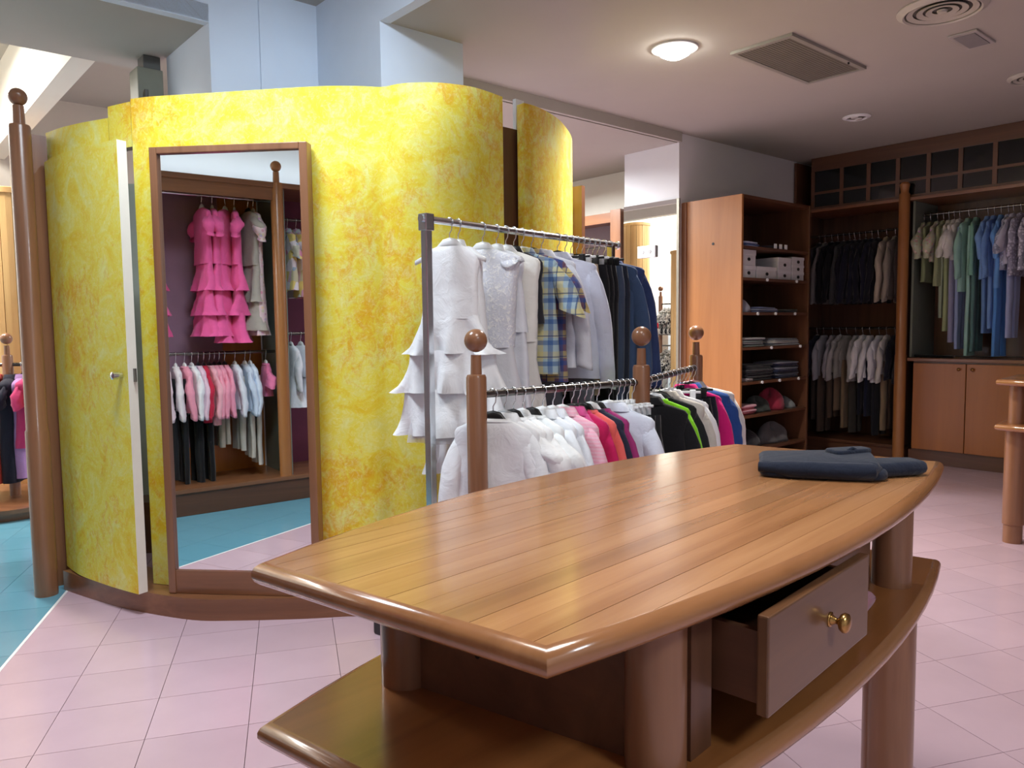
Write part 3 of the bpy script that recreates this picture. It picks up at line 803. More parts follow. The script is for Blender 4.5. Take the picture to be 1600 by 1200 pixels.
# white shoe boxes
def shoebox(label, y, z, wy, h, dep=.24):
    wy *= .84
    t = thing('shoe_box', label, 'box', upos(-.15, y * .84, z + .0005), TH, 'white boxes in the tall shelf unit')
    box('carton', -dep / 2, dep / 2, -wy / 2, wy / 2, 0, h * .72, plain('white_card', (206, 206, 208), 0.6), t, .002)
    box('lid', -dep / 2 - .003, dep / 2 + .003, -wy / 2 - .003, wy / 2 + .003, h * .66, h, plain('white_card_lid', (214, 214, 216), 0.6), t, .002)
    v, f = lathe_data([(.001, 0), (.02, 0), (.02, .002), (.001, .002)], 14)
    o = mesh('emblem', v, f, KPLAST, t); o.rotation_euler = (0, math.pi / 2, 0); o.location = (dep / 2 + .001, 0, h * .4); o.scale = (.7, 1.1, 1)
z = SHZ[1]
shoebox('white box with black emblem at the lower left of the box shelf', -.47, z, .24, .10)
shoebox('tall white box with large black emblem at upper left of box shelf', -.47, z + .10, .24, .13)
shoebox('low white box lying in the middle of the box shelf', -.14, z, .36, .10)
shoebox('white box second from right, bottom of its stack', .20, z, .25, .085)
shoebox('white box second from right, top of its stack', .20, z + .085, .25, .105)
shoebox('white box at the right end, bottom of its stack', .47, z, .23, .075)
shoebox('white box at the right end, middle of its stack', .47, z + .075, .23, .06)
shoebox('white box at the right end, top of its stack', .47, z + .135, .23, .07)
crumpled('crumpled pale grey shirt on the shelf under the boxes', -.45, SHZ[2], .26, .11, (150, 150, 162), 21)
folded('flat blue grey shirt pile on the shelf under the boxes', -.08, SHZ[2], .34, 3, [(96, 100, 130), (140, 144, 165)], 23)
folded('small dark pile at right on the shelf under the boxes', .36, SHZ[2], .30, 2, [(46, 46, 50), (66, 66, 60)], 25)
folded('left pile of folded grey and green tops on the fourth shelf', -.36, SHZ[3], .44, 6, [(130, 142, 138), (84, 88, 92), (160, 160, 160)], 27)
folded('right pile of folded pale grey trousers on the fourth shelf', .28, SHZ[3], .52, 5, [(150, 150, 152), (96, 98, 108), (176, 172, 168)], 31)
folded('tall left pile of black folded trousers on the fifth shelf', -.22, SHZ[4], .50, 10, [(26, 26, 30), (32, 32, 36), (60, 60, 62), (28, 28, 32)], 33)
folded('tall right pile of dark blue folded jeans on the fifth shelf', .32, SHZ[4], .46, 11, [(36, 42, 66), (44, 50, 72), (110, 112, 124), (30, 34, 50)], 35)
folded('pale cloth at left front of the fifth shelf', -.40, SHZ[4] + .0, .12, 2, [(172, 160, 165)], 39)
folded('left pile of pinkish red folded tops on the sixth shelf', -.44, SHZ[5], .30, 6, [(150, 60, 70), (170, 80, 92), (200, 150, 160)], 41)
crumpled('dark green crumpled garment in the middle of the sixth shelf', -.10, SHZ[5], .34, .12, (58, 64, 60), 43)
crumpled('raspberry red crumpled garment on the sixth shelf', .18, SHZ[5], .36, .17, (150, 44, 66), 45)
crumpled('grey printed crumpled garment at right end of the sixth shelf', .47, SHZ[5], .20, .09, (120, 126, 126), 47)
crumpled('large grey crumpled garment on the bottom shelf', .20, SHZ[6], .50, .16, (92, 92, 94), 49)
crumpled('black crumpled garment at left on the bottom shelf', -.32, SHZ[6], .46, .14, (34, 34, 38), 51)

# ------------------------------------------------------------------ right wall wardrobes
WR = thing('open_wardrobe', 'open wooden wardrobe bay with two rails of dark clothes next to the shelf unit', 'wardrobe', W(3.03, 7.36, 0), TH)
box('plinth', -1.08, .04, .02, .56, 0, .12, DARKW_X, WR)
box('base_board', -1.08, -.03, .0, .57, .12, .145, DARKW_X, WR)
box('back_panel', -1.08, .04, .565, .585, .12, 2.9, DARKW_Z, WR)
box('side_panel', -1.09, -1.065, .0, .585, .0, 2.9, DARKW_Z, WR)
box('top_shelf', -1.06, -.02, -.01, .565, 2.385, 2.415, OAK_X, WR, .004)
box('partition', -.012, .012, .03, .565, .145, 2.385, DARKW_Z, WR)
rod('rail', (-1.06, .24, 2.17), (-.012, .24, 2.17), .012, STEEL, WR)
rod('rail', (-1.06, .24, 1.235), (-.012, .24, 1.235), .012, STEEL, WR)
pst = lathe('post', [(.05, 0), (.05, .985), (.046, .995), (.046, 2.44), (.04, 2.45), (.034, 2.46), (.038, 2.50), (.044, 2.53), (.030, 2.55), (.001, 2.555)], HONEY_Z, WR, 20, (0, -.02))
WR2 = thing('open_wardrobe', 'open wooden wardrobe bay with pastel clothes above the cupboards', 'wardrobe', W(3.03, 7.36, 0), TH)
box('back_panel', .06, 3.4, .565, .585, .97, 2.9, DARKW_Z, WR2)
box('side_panel', .045, .065, .06, .565, .97, 2.385, plain('grey_green_board', (120, 128, 118), .5), WR2)
box('top_shelf', .02, 3.4, -.01, .565, 2.385, 2.415, OAK_X, WR2, .004)
rod('rail', (.065, .24, 2.27), (3.4, .24, 2.27), .012, STEEL, WR2)
box('end_panel', 3.4, 3.425, .0, .585, 0, 2.9, DARKW_Z, WR2)
CT = tag(box('counter_board', .055, 3.4, -.015, .565, .935, .965, OAK_X, None, .006, tuple(W(3.03, 7.36, 0)), TH), 'wooden counter board on top of the right hand cupboards', 'counter')
bt = thing('black_strap', 'black strap lying on the cupboard counter', 'strap', W(2.80, 7.50, .9655), TH)
slab_cloth('strap_fold', .34, .07, .022, fabric((18, 18, 20)), bt, 61)
for c, x0_ in enumerate((.10, 1.0, 1.9)):
    cb = thing('base_cupboard', ['wooden two-door cupboard with brass knobs next to the round post', 'wooden two-door cupboard right of the first, behind the small table', 'third wooden two-door cupboard, beyond the right edge'][c], 'cupboard', W(3.03, 7.36, 0), TH, 'cupboards under the pastel clothes')
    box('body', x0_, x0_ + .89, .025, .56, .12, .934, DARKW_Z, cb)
    box('plinth', x0_ - .03 * (c == 0), x0_ + .895, .03, .54, 0, .119, DARKW_X, cb)
    for k in range(2):
        a = x0_ + .005 + k * .443
        d_ = box('door', a, a + .437, .003, .024, .135, .918, wood('cupboard_door', (144, 84, 30), (168, 102, 42), 'z', rough=.38, freq=.4), cb, .003)
        v, f = lathe_data([(.008, 0), (.006, .006), (.014, .014), (.014, .02), (.001, .026)], 14)
        kb = mesh('knob', v, f, BRASS, d_, True); kb.rotation_euler = (math.pi / 2, 0, 0); kb.location = (a + (.385 if k == 0 else .05), .003, .872)
TR = thing('glazed_transom', 'dark wooden grid of glass panes running below the ceiling', 'glazing', W(3.03, 7.40, 0), TH)
us = [3.935, 3.643, 3.383, 3.115, 2.85, 2.589, 2.324, 2.06, 1.80, 1.54]
box('top_rail', -.92, 1.5, -.02, .02, 2.785, 2.918, DARKW_X, TR, .003)  # dimness under the ceiling is put into the dark wood
box('bottom_rail', -.92, 1.5, -.015, .015, 2.416, 2.44, DARKW_X, TR)
box('middle_rail', -.92, 1.5, -.015, .015, 2.562, 2.586, DARKW_X, TR)
for u in us:
    box('mullion', 3.03 - u - .018, 3.03 - u + .018, -.016, .016, 2.44, 2.785, DARKW_Z, TR)
for a, b in zip(us[:-1], us[1:]):
    for z0_, z1_ in ((2.44, 2.562), (2.586, 2.785)):
        box('pane', 3.03 - a + .018, 3.03 - b - .018, -.004, .004, z0_, z1_, DARKGLASS, TR)

# ------------------------------------------------------------------ far wardrobe beside the pillar mirror
WF = thing('open_wardrobe', 'open wardrobe in the far room left of the pillar mirror', 'wardrobe', W(4.76, 5.46, 0), TH)
box('post', -.13, -.005, -.01, .05, 0, 2.36, OAK_Z, WF, .004)
box('side_panel', -.04, -.01, .05, .57, 0, 2.34, OAK_Z, WF)
box('back_panel', -1.6, -.04, .55, .57, 0, 2.34, plain('lilac_grey_board', (150, 138, 140), .7), WF)
box('top_panel', -1.6, -.04, .05, .55, 2.315, 2.34, OAK_X, WF)
box('fascia', -1.6, -.13, .0, .04, 2.25, 2.34, OAK_X, WF)
box('side_panel', -1.63, -1.6, .0, .57, 0, 2.34, OAK_Z, WF)
box('base_board', -1.6, -.04, .05, .55, .0, .1, OAK_X, WF)
rod('rail', (-1.6, .28, 2.06), (-.04, .28, 2.06), .012, STEEL, WF)

# ------------------------------------------------------------------ wardrobe opposite the big mirror (left of the viewer)
VM = -0.87
WM = thing('open_wardrobe', 'open wardrobe with lilac back and pink dresses, reflected in the tall mirror', 'wardrobe', W(3.03, VM, 0), TH)
LIL = plain('lilac_board', (150, 116, 140), .6)
ORG = wood('orange_board', (176, 104, 44), (200, 128, 62), 'z', rough=.4)
um = lambda u: 3.03 - u
box('plinth', um(4.6), um(.9), -.53, .04, 0, .16, DARKW_X, WM, .003)
box('base_board', um(4.6), um(.9), -.53, .05, .16, .19, OAK_X, WM, .003)
box('back_panel', um(4.6), um(2.64), -.53, -.51, .19, 2.33, LIL, WM)
box('wood_panel', um(2.64), um(2.34), -.525, -.505, .19, 2.33, ORG, WM)
box('wood_strip', um(4.6), um(2.64), -.51, -.50, .19, .40, ORG, WM)
box('back_panel', um(2.30), um(.9), -.53, -.51, .19, 2.33, plain('plum_board', (110, 48, 78), .6), WM)
box('top_panel', um(4.6), um(.9), -.53, .03, 2.33, 2.37, OAK_X, WM, .004)
box('fascia', um(4.6), um(2.36), -.0, .02, 2.24, 2.33, OAK_X, WM)
box('partition', um(2.33), um(2.305), -.5, .0, .19, 2.33, plain('grey_green_board', (120, 128, 118), .5), WM)
box('side_panel', um(4.62), um(4.6), -.53, .03, 0, 2.37, OAK_Z, WM)
box('side_panel', um(.9), um(.88), -.53, .03, 0, 2.37, OAK_Z, WM)
rod('rail', (um(4.6), -.23, 2.27), (um(2.33), -.23, 2.27), .012, CHROME, WM)
rod('rail', (um(4.6), -.23, 1.125), (um(2.33), -.23, 1.125), .012, STEEL, WM)
rod('rail', (um(2.305), -.23, 2.14), (um(.9), -.23, 2.14), .012, STEEL, WM)
rod('rail', (um(2.305), -.23, 1.26), (um(.9), -.23, 1.26), .012, STEEL, WM)
pm_ = lathe('post', [(.045, 0.19), (.045, 2.36), (.04, 2.37), (.024, 2.372), (.022, 2.45)], HONEY_Z, WM, 20, (um(2.36), .0))
lathe('ball', sphere_prof(.04, 2.49, 10), HONEY_Z, pm_, 20, (um(2.36), .0))

# ------------------------------------------------------------------ clothes on hangers
HMAT = {'white': WPLAST, 'black': KPLAST, 'pink': PPLAST, 'wooden': HWOOD, 'grey': GPLAST}
HCACHE = {}
def hook_path(rr=.0178):
    p = []
    for k in range(11):
        a = math.radians(200 - k * 25)
        p.append((rr * math.cos(a), 0, rr * math.sin(a)))
    p += [(rr * .55, 0, -.030), (0, 0, -.045), (0, 0, -.075)]
    return p
def hanger(col, label, loc, rz, sw=.17, clip=False, group='clothes hangers on the rails'):
    key = (col, round(sw, 2), clip)
    if key not in HCACHE:
        d = {}
        v, f = tube_data(hook_path(), .0022, 6)
        m = bpy.data.meshes.new('hook'); m.from_pydata(v, [], f); m.materials.append(CHROME); m.polygons.foreach_set('use_smooth', [True] * len(m.polygons)); d['hook'] = [m]
        V, Fc = [], []
        if clip:
            V, Fc = tube_data([(-sw * .85, 0, -.09), (sw * .85, 0, -.09)], .006, 8)
            b_, f_ = boxdata(-.012, .012, -.006, .006, -.096, -.068); Fc += [[i + len(V) for i in q] for q in f_]; V += b_
            for s in (-1, 1):
                cv, cf = boxdata(s * sw * .6 - .014, s * sw * .6 + .014, -.012, .012, -.145, -.078, .004)
                m = bpy.data.meshes.new('clip'); m.from_pydata(cv, [], cf); m.materials.append(HMAT[col]); d.setdefault('clip', []).append(m)
        else:
            prof = [(-sw, -.150, .010), (-sw * .75, -.133, .012), (-sw * .4, -.108, .014), (-.03, -.080, .019), (0, -.074, .020), (.03, -.080, .019), (sw * .4, -.108, .014), (sw * .75, -.133, .012), (sw, -.150, .010)]
            rings = []
            for x, z, h in prof:
                rings.append([(x, .008 * math.cos(2 * math.pi * j / 8), z - h * .3 + h * math.sin(2 * math.pi * j / 8)) for j in range(8)])
            V, Fc = loft(rings, True, True, True)
        m = bpy.data.meshes.new('bar'); m.from_pydata(V, [], Fc); m.materials.append(HMAT[col]); m.polygons.foreach_set('use_smooth', [True] * len(m.polygons)); d['shoulder_bar' if not clip else 'clip_bar'] = [m]
        HCACHE[key] = d
    t = thing('clothes_hanger', label, 'hanger', loc, rz, group)
    for nm, ms in HCACHE[key].items():
        for m in ms: link(bpy.data.objects.new(nm, m), t)
    return t

def ring(z, hw, ht, cx=0.0, amp=0.0, freq=40, ph=0.0, n=28, sq=.55, cy=0.0):
    out = []
    for j in range(n):
        q = 2 * math.pi * j / n; c, s = math.cos(q), math.sin(q)
        x = hw * math.copysign(abs(c) ** .85, c); y = ht * math.copysign(abs(s) ** sq, s)
        out.append((cx + x, cy + y + amp * math.sin(freq * x + ph) + amp * .5 * math.sin(freq * .43 * x + 2 * ph), z))
    return out
def body_rows(sw, L, hem, th, neck=.055, amp=.006, ph=0.0, waist=None, quilt=False):
    zs = [(-.094, neck, .45), (-.100, neck + .02, .6), (-.112, neck + (sw - neck) * .5, .8), (-.128, sw * .93, .9), (-.142, sw, .95), (-.17, sw * 1.0, 1.0), (-.22, sw * .93, 1.1)]
    rows = [(z, w_, th * k, amp * .15) for z, w_, k in zs]
    N = 9 if not quilt else 30
    for k in range(1, N + 1):
        t = k / N; z = -.22 - (L - .22 + .0) * t
        w0 = sw * .93
        wd = w0 + (hem - w0) * t if waist is None else (w0 + (waist - w0) * min(1, t / .45) if t < .45 else waist + (hem - waist) * ((t - .45) / .55))
        tk = th * (1.1 + .25 * t)
        if quilt: tk *= (1 + .5 * abs(math.sin(math.pi * t * 6))); wd *= (1 + .05 * abs(math.sin(math.pi * t * 6)))
        rows.append((z, wd, tk, amp * (.25 + .75 * t)))
    return [ring(z, w_, t_, 0, a, 38, ph) for z, w_, t_, a in rows]
def sleeve_rings(s, sw, ln, r0=.052, r1=.036, flare=.13, th=.6, ph=0.0, puff=False, quilt=False):
    rings = []; N = 8 if not quilt else 26
    for k in range(N + 1):
        t = k / N
        x = s * (sw - .030 + .026 * min(1, t * 3) + flare * ln * t)
        z = -.146 - (ln + .014) * t
        r = r0 + (r1 - r0) * t
        th2 = th * (.45 + .55 * min(1, t * 2.5))
        if puff: r = .035 + .035 * math.sin(math.pi * min(1, t * 1.15)) + (.012 if k == N else 0)
        if quilt: r *= 1 + .12 * abs(math.sin(math.pi * t * 5))
        if k == 0: r *= .38; z += .004
        elif k == 1: r *= .86
        y = .010 * math.sin(4 * t + ph)
        rings.append([(x + r * math.cos(2 * math.pi * j / 14), y + r * th2 * math.sin(2 * math.pi * j / 14) + .004 * math.sin(5 * t * 3 + j), z + s * 0 + (.35 * r * math.cos(2 * math.pi * j / 14) * -s if k else 0)) for j in range(14)])
    return rings
GN = [0]
def crumple(V, amp, seed, sc=11.0):
    out = []
    for p in V:
        q = Vector(p); k = min(1.0, max(0.0, (-.10 - q.z) / .08))
        n1 = mnoise.noise_vector(Vector((q.x * sc, q.y * 4, q.z * sc * .45)) + Vector((seed * 7.3, 0, seed)))
        n2 = mnoise.noise_vector(q * sc * 2.6 + Vector((0, seed * 3.1, 5)))
        d = (n1 * amp + n2 * amp * .45) * k
        out.append((q.x + d.x * .55, q.y + d.y, q.z + d.z * .35))
    return out
def garment(name, label, cat, loc, rz, col, kind='plain', sw=.16, L=.45, hem=None, th=.024, sleeve=None, slen=None, collar=True, hang='white', group=None, clip=False,
            style='top', tiers=None, waist=None, cuff=None, neck=.055, jit=5, amp=.006, opening=None, buttons=0, tierkind=None, hsw=None):
    GN[0] += 1; g = GN[0]; rr = random.Random(g * 13 + 5)
    rz2 = rz + math.radians(rr.uniform(-jit, jit)); ph = rr.uniform(0, 6)
    m = fabric(col, kind)
    if hang:
        hanger(hang, '%s hanger carrying the %s' % (hang, label), loc, rz2, hsw or (sw * .9 if style != 'trousers' else max(.10, sw)), clip)
    t = thing(name, label, cat, loc, rz2, group)
    hem = hem or sw * 1.02
    if style == 'top':
        v, f = loft(body_rows(sw, L, hem, th, neck, amp, ph, waist, kind == 'quilt'))
        mesh('body', crumple(v, .010, g), f, m, t, True)
    elif style == 'dress':
        Lb = tiers[0]
        v, f = loft(body_rows(sw, Lb, waist or sw * .85, th, neck, amp * .5, ph))
        mesh('bodice', crumple(v, .008, g), f, m, t, True)
        tm = fabric(col, tierkind) if tierkind else m
        z = -Lb + .01; wprev = waist or sw * .85
        for k, (ln, wd) in enumerate(tiers[1:]):
            rows = []
            for q in range(7):
                u_ = q / 6
                w_ = wprev + (wd - wprev) * (.35 * u_ + .65 * u_ ** 2.2)
                rows.append(ring(z - ln * u_, w_ * (1 + (.05 if q == 6 else 0)), th * (1.0 + 1.1 * u_ + .15 * k) + .004 * k, 0, .003 + .024 * u_ ** 1.5, 44 + 6 * k, ph + k, 56, .7))
            v, f = loft(rows); mesh('ruffle_tier' if len(tiers) > 2 else 'skirt', crumple(v, .016, g + k, 14), f, tm, t, True)
            z -= ln * .90; wprev = wd * .86
    elif style == 'trousers':
        hw = sw; zt = -.125
        v, f = loft([ring(zt, hw * .92, th, 0, .001, 30, ph, 24), ring(zt - .035, hw * .95, th, 0, .001, 30, ph, 24)]); mesh('waistband', v, f, m, t, True)
        v, f = loft([ring(zt - .033, hw * .95, th, 0, .001, 30, ph, 24), ring(zt - .08, hw, th * 1.1, 0, .002, 30, ph, 24), ring(zt - .14, hw * 1.02, th * 1.15, 0, .002, 30, ph, 24), ring(zt - .18, hw * 1.0, th * 1.1, 0, .002, 30, ph, 24)])
        mesh('seat', v, f, m, t, True)
        for s in (-1, 1):
            rows = []
            for q in range(8):
                u_ = q / 7
                rows.append(ring(zt - .165 - (L - .165) * u_, hw * (.50 - .10 * u_), th * (1.15 - .25 * u_), s * hw * (.5 + .06 * u_), .003 + .004 * u_, 50, ph + s, 18))
            v, f = loft(rows); mesh('leg', crumple(v, .007, g + s), f, m, t, True)
    elif style == 'skirt':
        rows = [ring(-.125, sw, th, 0, .001, 40, ph), ring(-.16, sw, th, 0, .001, 40, ph)]
        for q in range(6): rows.append(ring(-.16 - (L - .16) * (q + 1) / 6, sw + (hem - sw) * (q + 1) / 6, th * (1.1 + .15 * q), 0, .003 * q, 40, ph))
        v, f = loft(rows); mesh('skirt_cloth', crumple(v, .010, g), f, m, t, True)
    if sleeve and style in ('top', 'dress'):
        ln = slen or {'long': .42, 'short': .14, 'puff': .12, 'three': .28}[sleeve]
        for s in (-1, 1):
            if sleeve == 'short': rg = sleeve_rings(s, sw, ln, .060, .062, .35, .5, ph)
            elif sleeve == 'puff': rg = sleeve_rings(s, sw, ln, .05, .05, .25, .7, ph, True)
            else: rg = sleeve_rings(s, sw, ln, .055, .036, .10, .6, ph + s, False, kind == 'quilt')
            v, f = loft(rg, True, True, False)
            so = mesh('sleeve', crumple(v, .012, g + s * .5, 16), f, m, t, True)
            if sleeve == 'long' or cuff:
                cr = rg[-1]; cx = sum(p[0] for p in cr) / 14; cy = sum(p[1] for p in cr) / 14; cz = sum(p[2] for p in cr) / 14
                cm = fabric(cuff) if cuff else m
                mk = lambda k, dz: [((p[0] - cx) * k + cx, (p[1] - cy) * k + cy, p[2] + dz) for p in cr]
                v, f = loft([mk(1.06, .012), mk(1.08, 0), mk(1.06, -.022), mk(.9, -.022)]); mesh('cuff', v, f, cm, so, True)
    if collar and style == 'top':
        if collar == 'round':
            rows = [ring(-.096 - .006 * 0, neck * 1.02, th * .5, 0, 0, 1, 0, 20), ring(-.088, neck * 1.08, th * .62, 0, 0, 1, 0, 20), ring(-.100, neck * 1.22, th * .78, 0, 0, 1, 0, 20)]
        else:
            rows = [ring(-.098, neck * .95, th * .5, 0, 0, 1, 0, 20), ring(-.070, neck * .85, th * .6, 0, 0, 1, 0, 20), ring(-.072, neck * .95, th * .85, 0, 0, 1, 0, 20), ring(-.104, neck * 1.35, th * 1.0, 0, 0, 1, 0, 20)]
        v, f = loft(rows); mesh('collar', v, f, m, t, True)
    if opening:
        box('placket', -.012, .012, -th * 1.35 - .004, -th * 1.0, -L + .01, -.115, m, t)
    for k in range(buttons):
        z = -.15 - k * (L - .2) / max(1, buttons)
        tube('button', [(0, -th * 1.4 - .004, z), (0, -th * 1.4 - .008, z)], .006, GPLAST, t, 8)
    return t
def at_rail(p0, p1, t, z): return (p0[0] + (p1[0] - p0[0]) * t, p0[1] + (p1[1] - p0[1]) * t, z)
WHT, IVO, BLK, NVY, GRY = (238, 240, 244), (240, 238, 232), (24, 24, 28), (34, 40, 62), (140, 140, 144)

# --- chrome rack
RC = math.atan2(cper.y, cper.x)
cz = CZ
CG = 'garments on the chrome rack'
def chrome(t, **k):
    nm, lb, ct = k.pop('nm'), k.pop('lb'), k.pop('ct')
    return garment(nm, lb, ct, at_rail(C0, C1, t, cz), RC + math.radians(k.pop('turn', 10)), group=CG, **k)
d1 = chrome(.092, nm='tiered_dress', lb='white tiered sleeveless dress nearest the chrome rack post', ct='dress', col=(246, 247, 250), sw=.125, hsw=.155, style='dress', tiers=[.38, (.15, .215), (.17, .25), (.19, .255)], waist=.125, th=.022, collar=False, jit=1, turn=17)
v, f = loft([ring(-.76, .17, .030, 0, .01, 40, 1, 36), ring(-.83, .19, .04, 0, .02, 40, 1, 36), ring(-.88, .195, .045, 0, .022, 40, 1, 36)])
mesh('sheer_underskirt', v, f, fabric((240, 240, 244), 'sheer'), d1, True)
for s in (-.09, .10):
    V = [(s - .03, 0, -.84), (s + .03, 0, -.84), (s + .022, .004, -.94), (s, .006, -.99), (s - .018, .004, -.94), (s - .03, .006, -.84), (s + .03, .006, -.84)]
    mesh('ribbon_end', V, [(0, 1, 2, 3, 4), (5, 6, 2, 3, 4)], fabric((240, 240, 244), 'sheer'), d1)
chrome(.128, nm='white_dress', lb='second white dress along the chrome rack, plain bodice', ct='dress', col=WHT, sw=.115, style='dress', tiers=[.46, (.42, .23)], waist=.14, th=.028, collar=False, tierkind='tulle')
chrome(.30, nm='white_dress', lb='white satin dress directly behind the sequinned one', ct='dress', col=(230, 232, 240), sw=.13, style='dress', tiers=[.44, (.40, .18)], waist=.14, th=.024, collar=False)
d4 = chrome(.235, nm='sequin_dress', lb='white sequinned dress with tulle skirt in the middle of the rack', ct='dress', col=(236, 236, 242), kind='sparkle', sw=.165, style='dress', tiers=[.50, (.55, .30)], waist=.135, th=.034, collar=False, tierkind='tulle', jit=1, turn=16)
for s in (-1, 1):
    rgs = [[(s * (.135 + .035 * math.cos(a) + .008 * math.sin(5 * b)), .030 * math.cos(b) * (1 + .3 * math.sin(a)), -.150 + .032 * math.sin(a) * math.sin(b + .7)) for b in [2 * math.pi * j / 16 for j in range(16)]] for a in [math.pi * k / 6 for k in range(7)]]
    v, f = loft(rgs, True, True, True); mesh('fur_sleeve', v, f, fabric((248, 248, 250), 'sparkle'), d4, True)
chrome(.345, nm='white_dress', lb='ivory tulle dress half hidden behind the sequinned dress', ct='dress', col=IVO, sw=.16, style='dress', tiers=[.48, (.50, .24)], waist=.14, th=.026, collar=False, tierkind='tulle')
chrome(.385, nm='dark_waistcoat', lb='dark charcoal waistcoat just before the plaid shirt', ct='waistcoat', col=(44, 44, 50), sw=.14, L=.40, hang='black', collar=False)
chrome(.425, nm='plaid_shirt', lb='blue and yellow plaid short-sleeved shirt on the chrome rack', ct='shirt', col=(172, 196, 206), kind='plaid', sw=.175, L=.62, hem=.18, sleeve='short', slen=.20, hang='white', opening=True, buttons=5, th=.026, jit=2)
chrome(.475, nm='plaid_shirt', lb='burgundy checked shirt showing behind the blue plaid one', ct='shirt', col=(120, 90, 108), kind='plaid', sw=.17, L=.66, sleeve='short', slen=.18, hang='black')
chrome(.53, nm='white_shirt', lb='white collared shirt left of the long-sleeved white shirt', ct='shirt', col=(228, 230, 240), sw=.17, L=.60, sleeve='long', hang='white')
chrome(.62, nm='white_shirt', lb='pale white long-sleeved shirt facing front on the chrome rack', ct='shirt', col=(214, 218, 236), sw=.185, L=.66, hem=.20, sleeve='long', slen=.52, hang='black', opening=True, th=.030, jit=1, turn=27)
chrome(.665, nm='grey_trousers', lb='grey trousers hanging below the pale white shirt', ct='trousers', col=(120, 122, 132), style='trousers', sw=.15, L=.75, hang='black', clip=True)
chrome(.70, nm='beige_trousers', lb='beige trousers clipped on the chrome rack', ct='trousers', col=(190, 170, 145), style='trousers', sw=.15, L=.62, hang='white', clip=True)
for k, t_ in enumerate((.735, .77, .805)):
    chrome(t_, nm='black_trousers', lb=['first', 'second', 'third'][k] + ' pair of black trousers on the chrome rack', ct='trousers', col=(20, 20, 25), style='trousers', sw=.165, L=.88, hang='white' if k == 1 else 'black', clip=True, th=.03)
for k, t_ in enumerate((.84, .87)):
    chrome(t_, nm='dark_jeans', lb=['faded dark denim jeans after the black trousers', 'dark navy jeans next to the blue shirts'][k], ct='jeans', col=[(62, 74, 96), (30, 34, 48)][k], kind='denim', style='trousers', sw=.17, L=.85, hang='black', clip=True, th=.03)
chrome(.915, nm='blue_shirt', lb='dark blue denim shirt near the far end of the rack', ct='shirt', col=(62, 82, 116), kind='denim', sw=.18, L=.72, sleeve='long', slen=.52, hang='black', th=.028)
chrome(.955, nm='blue_shirt', lb='navy long-sleeved shirt last on the chrome rack', ct='shirt', col=(52, 66, 108), sw=.185, L=.66, sleeve='long', slen=.55, hang='black', th=.028)

# --- low rack
GA, GB = 'garments on the near rail of the low rack', 'garments on the far rail of the low rack'
dA = (Vector(LP[1]) - Vector(LP[0])).normalized(); RA = math.atan2(-dA.x, dA.y)
dB = (Vector(LP[2]) - Vector(LP[1])).normalized(); RB = math.atan2(-dB.x, dB.y)
lz = LZ
def low(rail, t, nm, lb, ct, **k):
    a, b, r, g = (LP[0], LP[1], RA, GA) if rail == 'A' else (LP[1], LP[2], RB, GB)
    k.setdefault('sw', .15); k.setdefault('L', .50)
    return garment(nm, lb, ct, at_rail(a, b, t, lz), r + math.radians(k.pop('turn', 10)), group=g, **k)
s1 = low('A', .085, 'white_jumper', 'white round-necked long-sleeved top with beaded strap, beside the near post', 'top', col=WHT, sleeve='long', collar='round', hang='black', sw=.155, neck=.062, jit=1, turn=30)
for k in range(26):
    z = -.13 - k * .012
    if k == 0: bv, bf_ = lathe_data(sphere_prof(.004, 0, 4), 6); bme = bpy.data.meshes.new('bead'); bme.from_pydata(bv, [], bf_); bme.materials.append(KPLAST)
    o = bpy.data.objects.new('bead', bme); link(o, s1); o.location = (-.055 + .0009 * k, -.036, z)
low('A', .145, 'white_shirt', 'white checked-lining shirt, second from the near post', 'shirt', col=(232, 234, 238), sleeve='long', hang='grey')
low('A', .195, 'white_jumper', 'white gathered top, third from the near post', 'top', col=(244, 246, 248), sleeve='puff', collar='round', hang='black')
low('A', .245, 'white_jumper', 'white puff-sleeved blouse, fourth from the near post', 'blouse', col=(246, 248, 250), sleeve='puff', slen=.16, collar='round', hang='white')
low('A', .30, 'white_jumper', 'white ruffled blouse on a black hanger, fifth from the near post', 'blouse', col=(240, 244, 246), sleeve='puff', slen=.17, collar='round', hang='black')
low('A', .36, 'white_shirt', 'white embroidered shirt, sixth from the near post', 'shirt', col=(236, 240, 246), sleeve='long', hang='white')
low('A', .42, 'white_shirt', 'smooth white shirt directly left of the pink striped one', 'shirt', col=(232, 236, 244), sleeve='long', hang='white')
low('A', .48, 'pink_shirt', 'pale pink finely striped long-sleeved shirt on the low rack', 'shirt', col=(238, 190, 206), kind='stripe', sleeve='long', hang='white', sw=.16)
low('A', .535, 'pink_jumper', 'hot pink folded top with black hanger after the striped shirt', 'top', col=(216, 88, 150), sleeve=None, hang='black', L=.42, sw=.11)
low('A', .575, 'fuchsia_jumper', 'deep fuchsia long-sleeved top on the low rack', 'top', col=(196, 30, 92), sleeve='long', collar='round', hang='black')
low('A', .615, 'coral_jumper', 'coral orange long-sleeved top beside the fuchsia one', 'top', col=(232, 104, 98), sleeve='long', collar='round', hang='black')
low('A', .655, 'navy_jumper', 'navy and white trimmed top after the coral one', 'top', col=(40, 42, 62), sleeve='long', collar='round', cuff=(235, 235, 240), hang='white')
low('A', .695, 'purple_jumper', 'magenta purple fringed top before the pale hooded one', 'top', col=(158, 50, 112), sleeve='long', collar='round', hang='black')
low('A', .775, 'hooded_jumper', 'pale blue-white high-collared sweatshirt filling the middle of the low rack', 'sweatshirt', col=(220, 226, 240), sleeve='long', hang='white', sw=.19, th=.034, neck=.07, jit=1, turn=24)
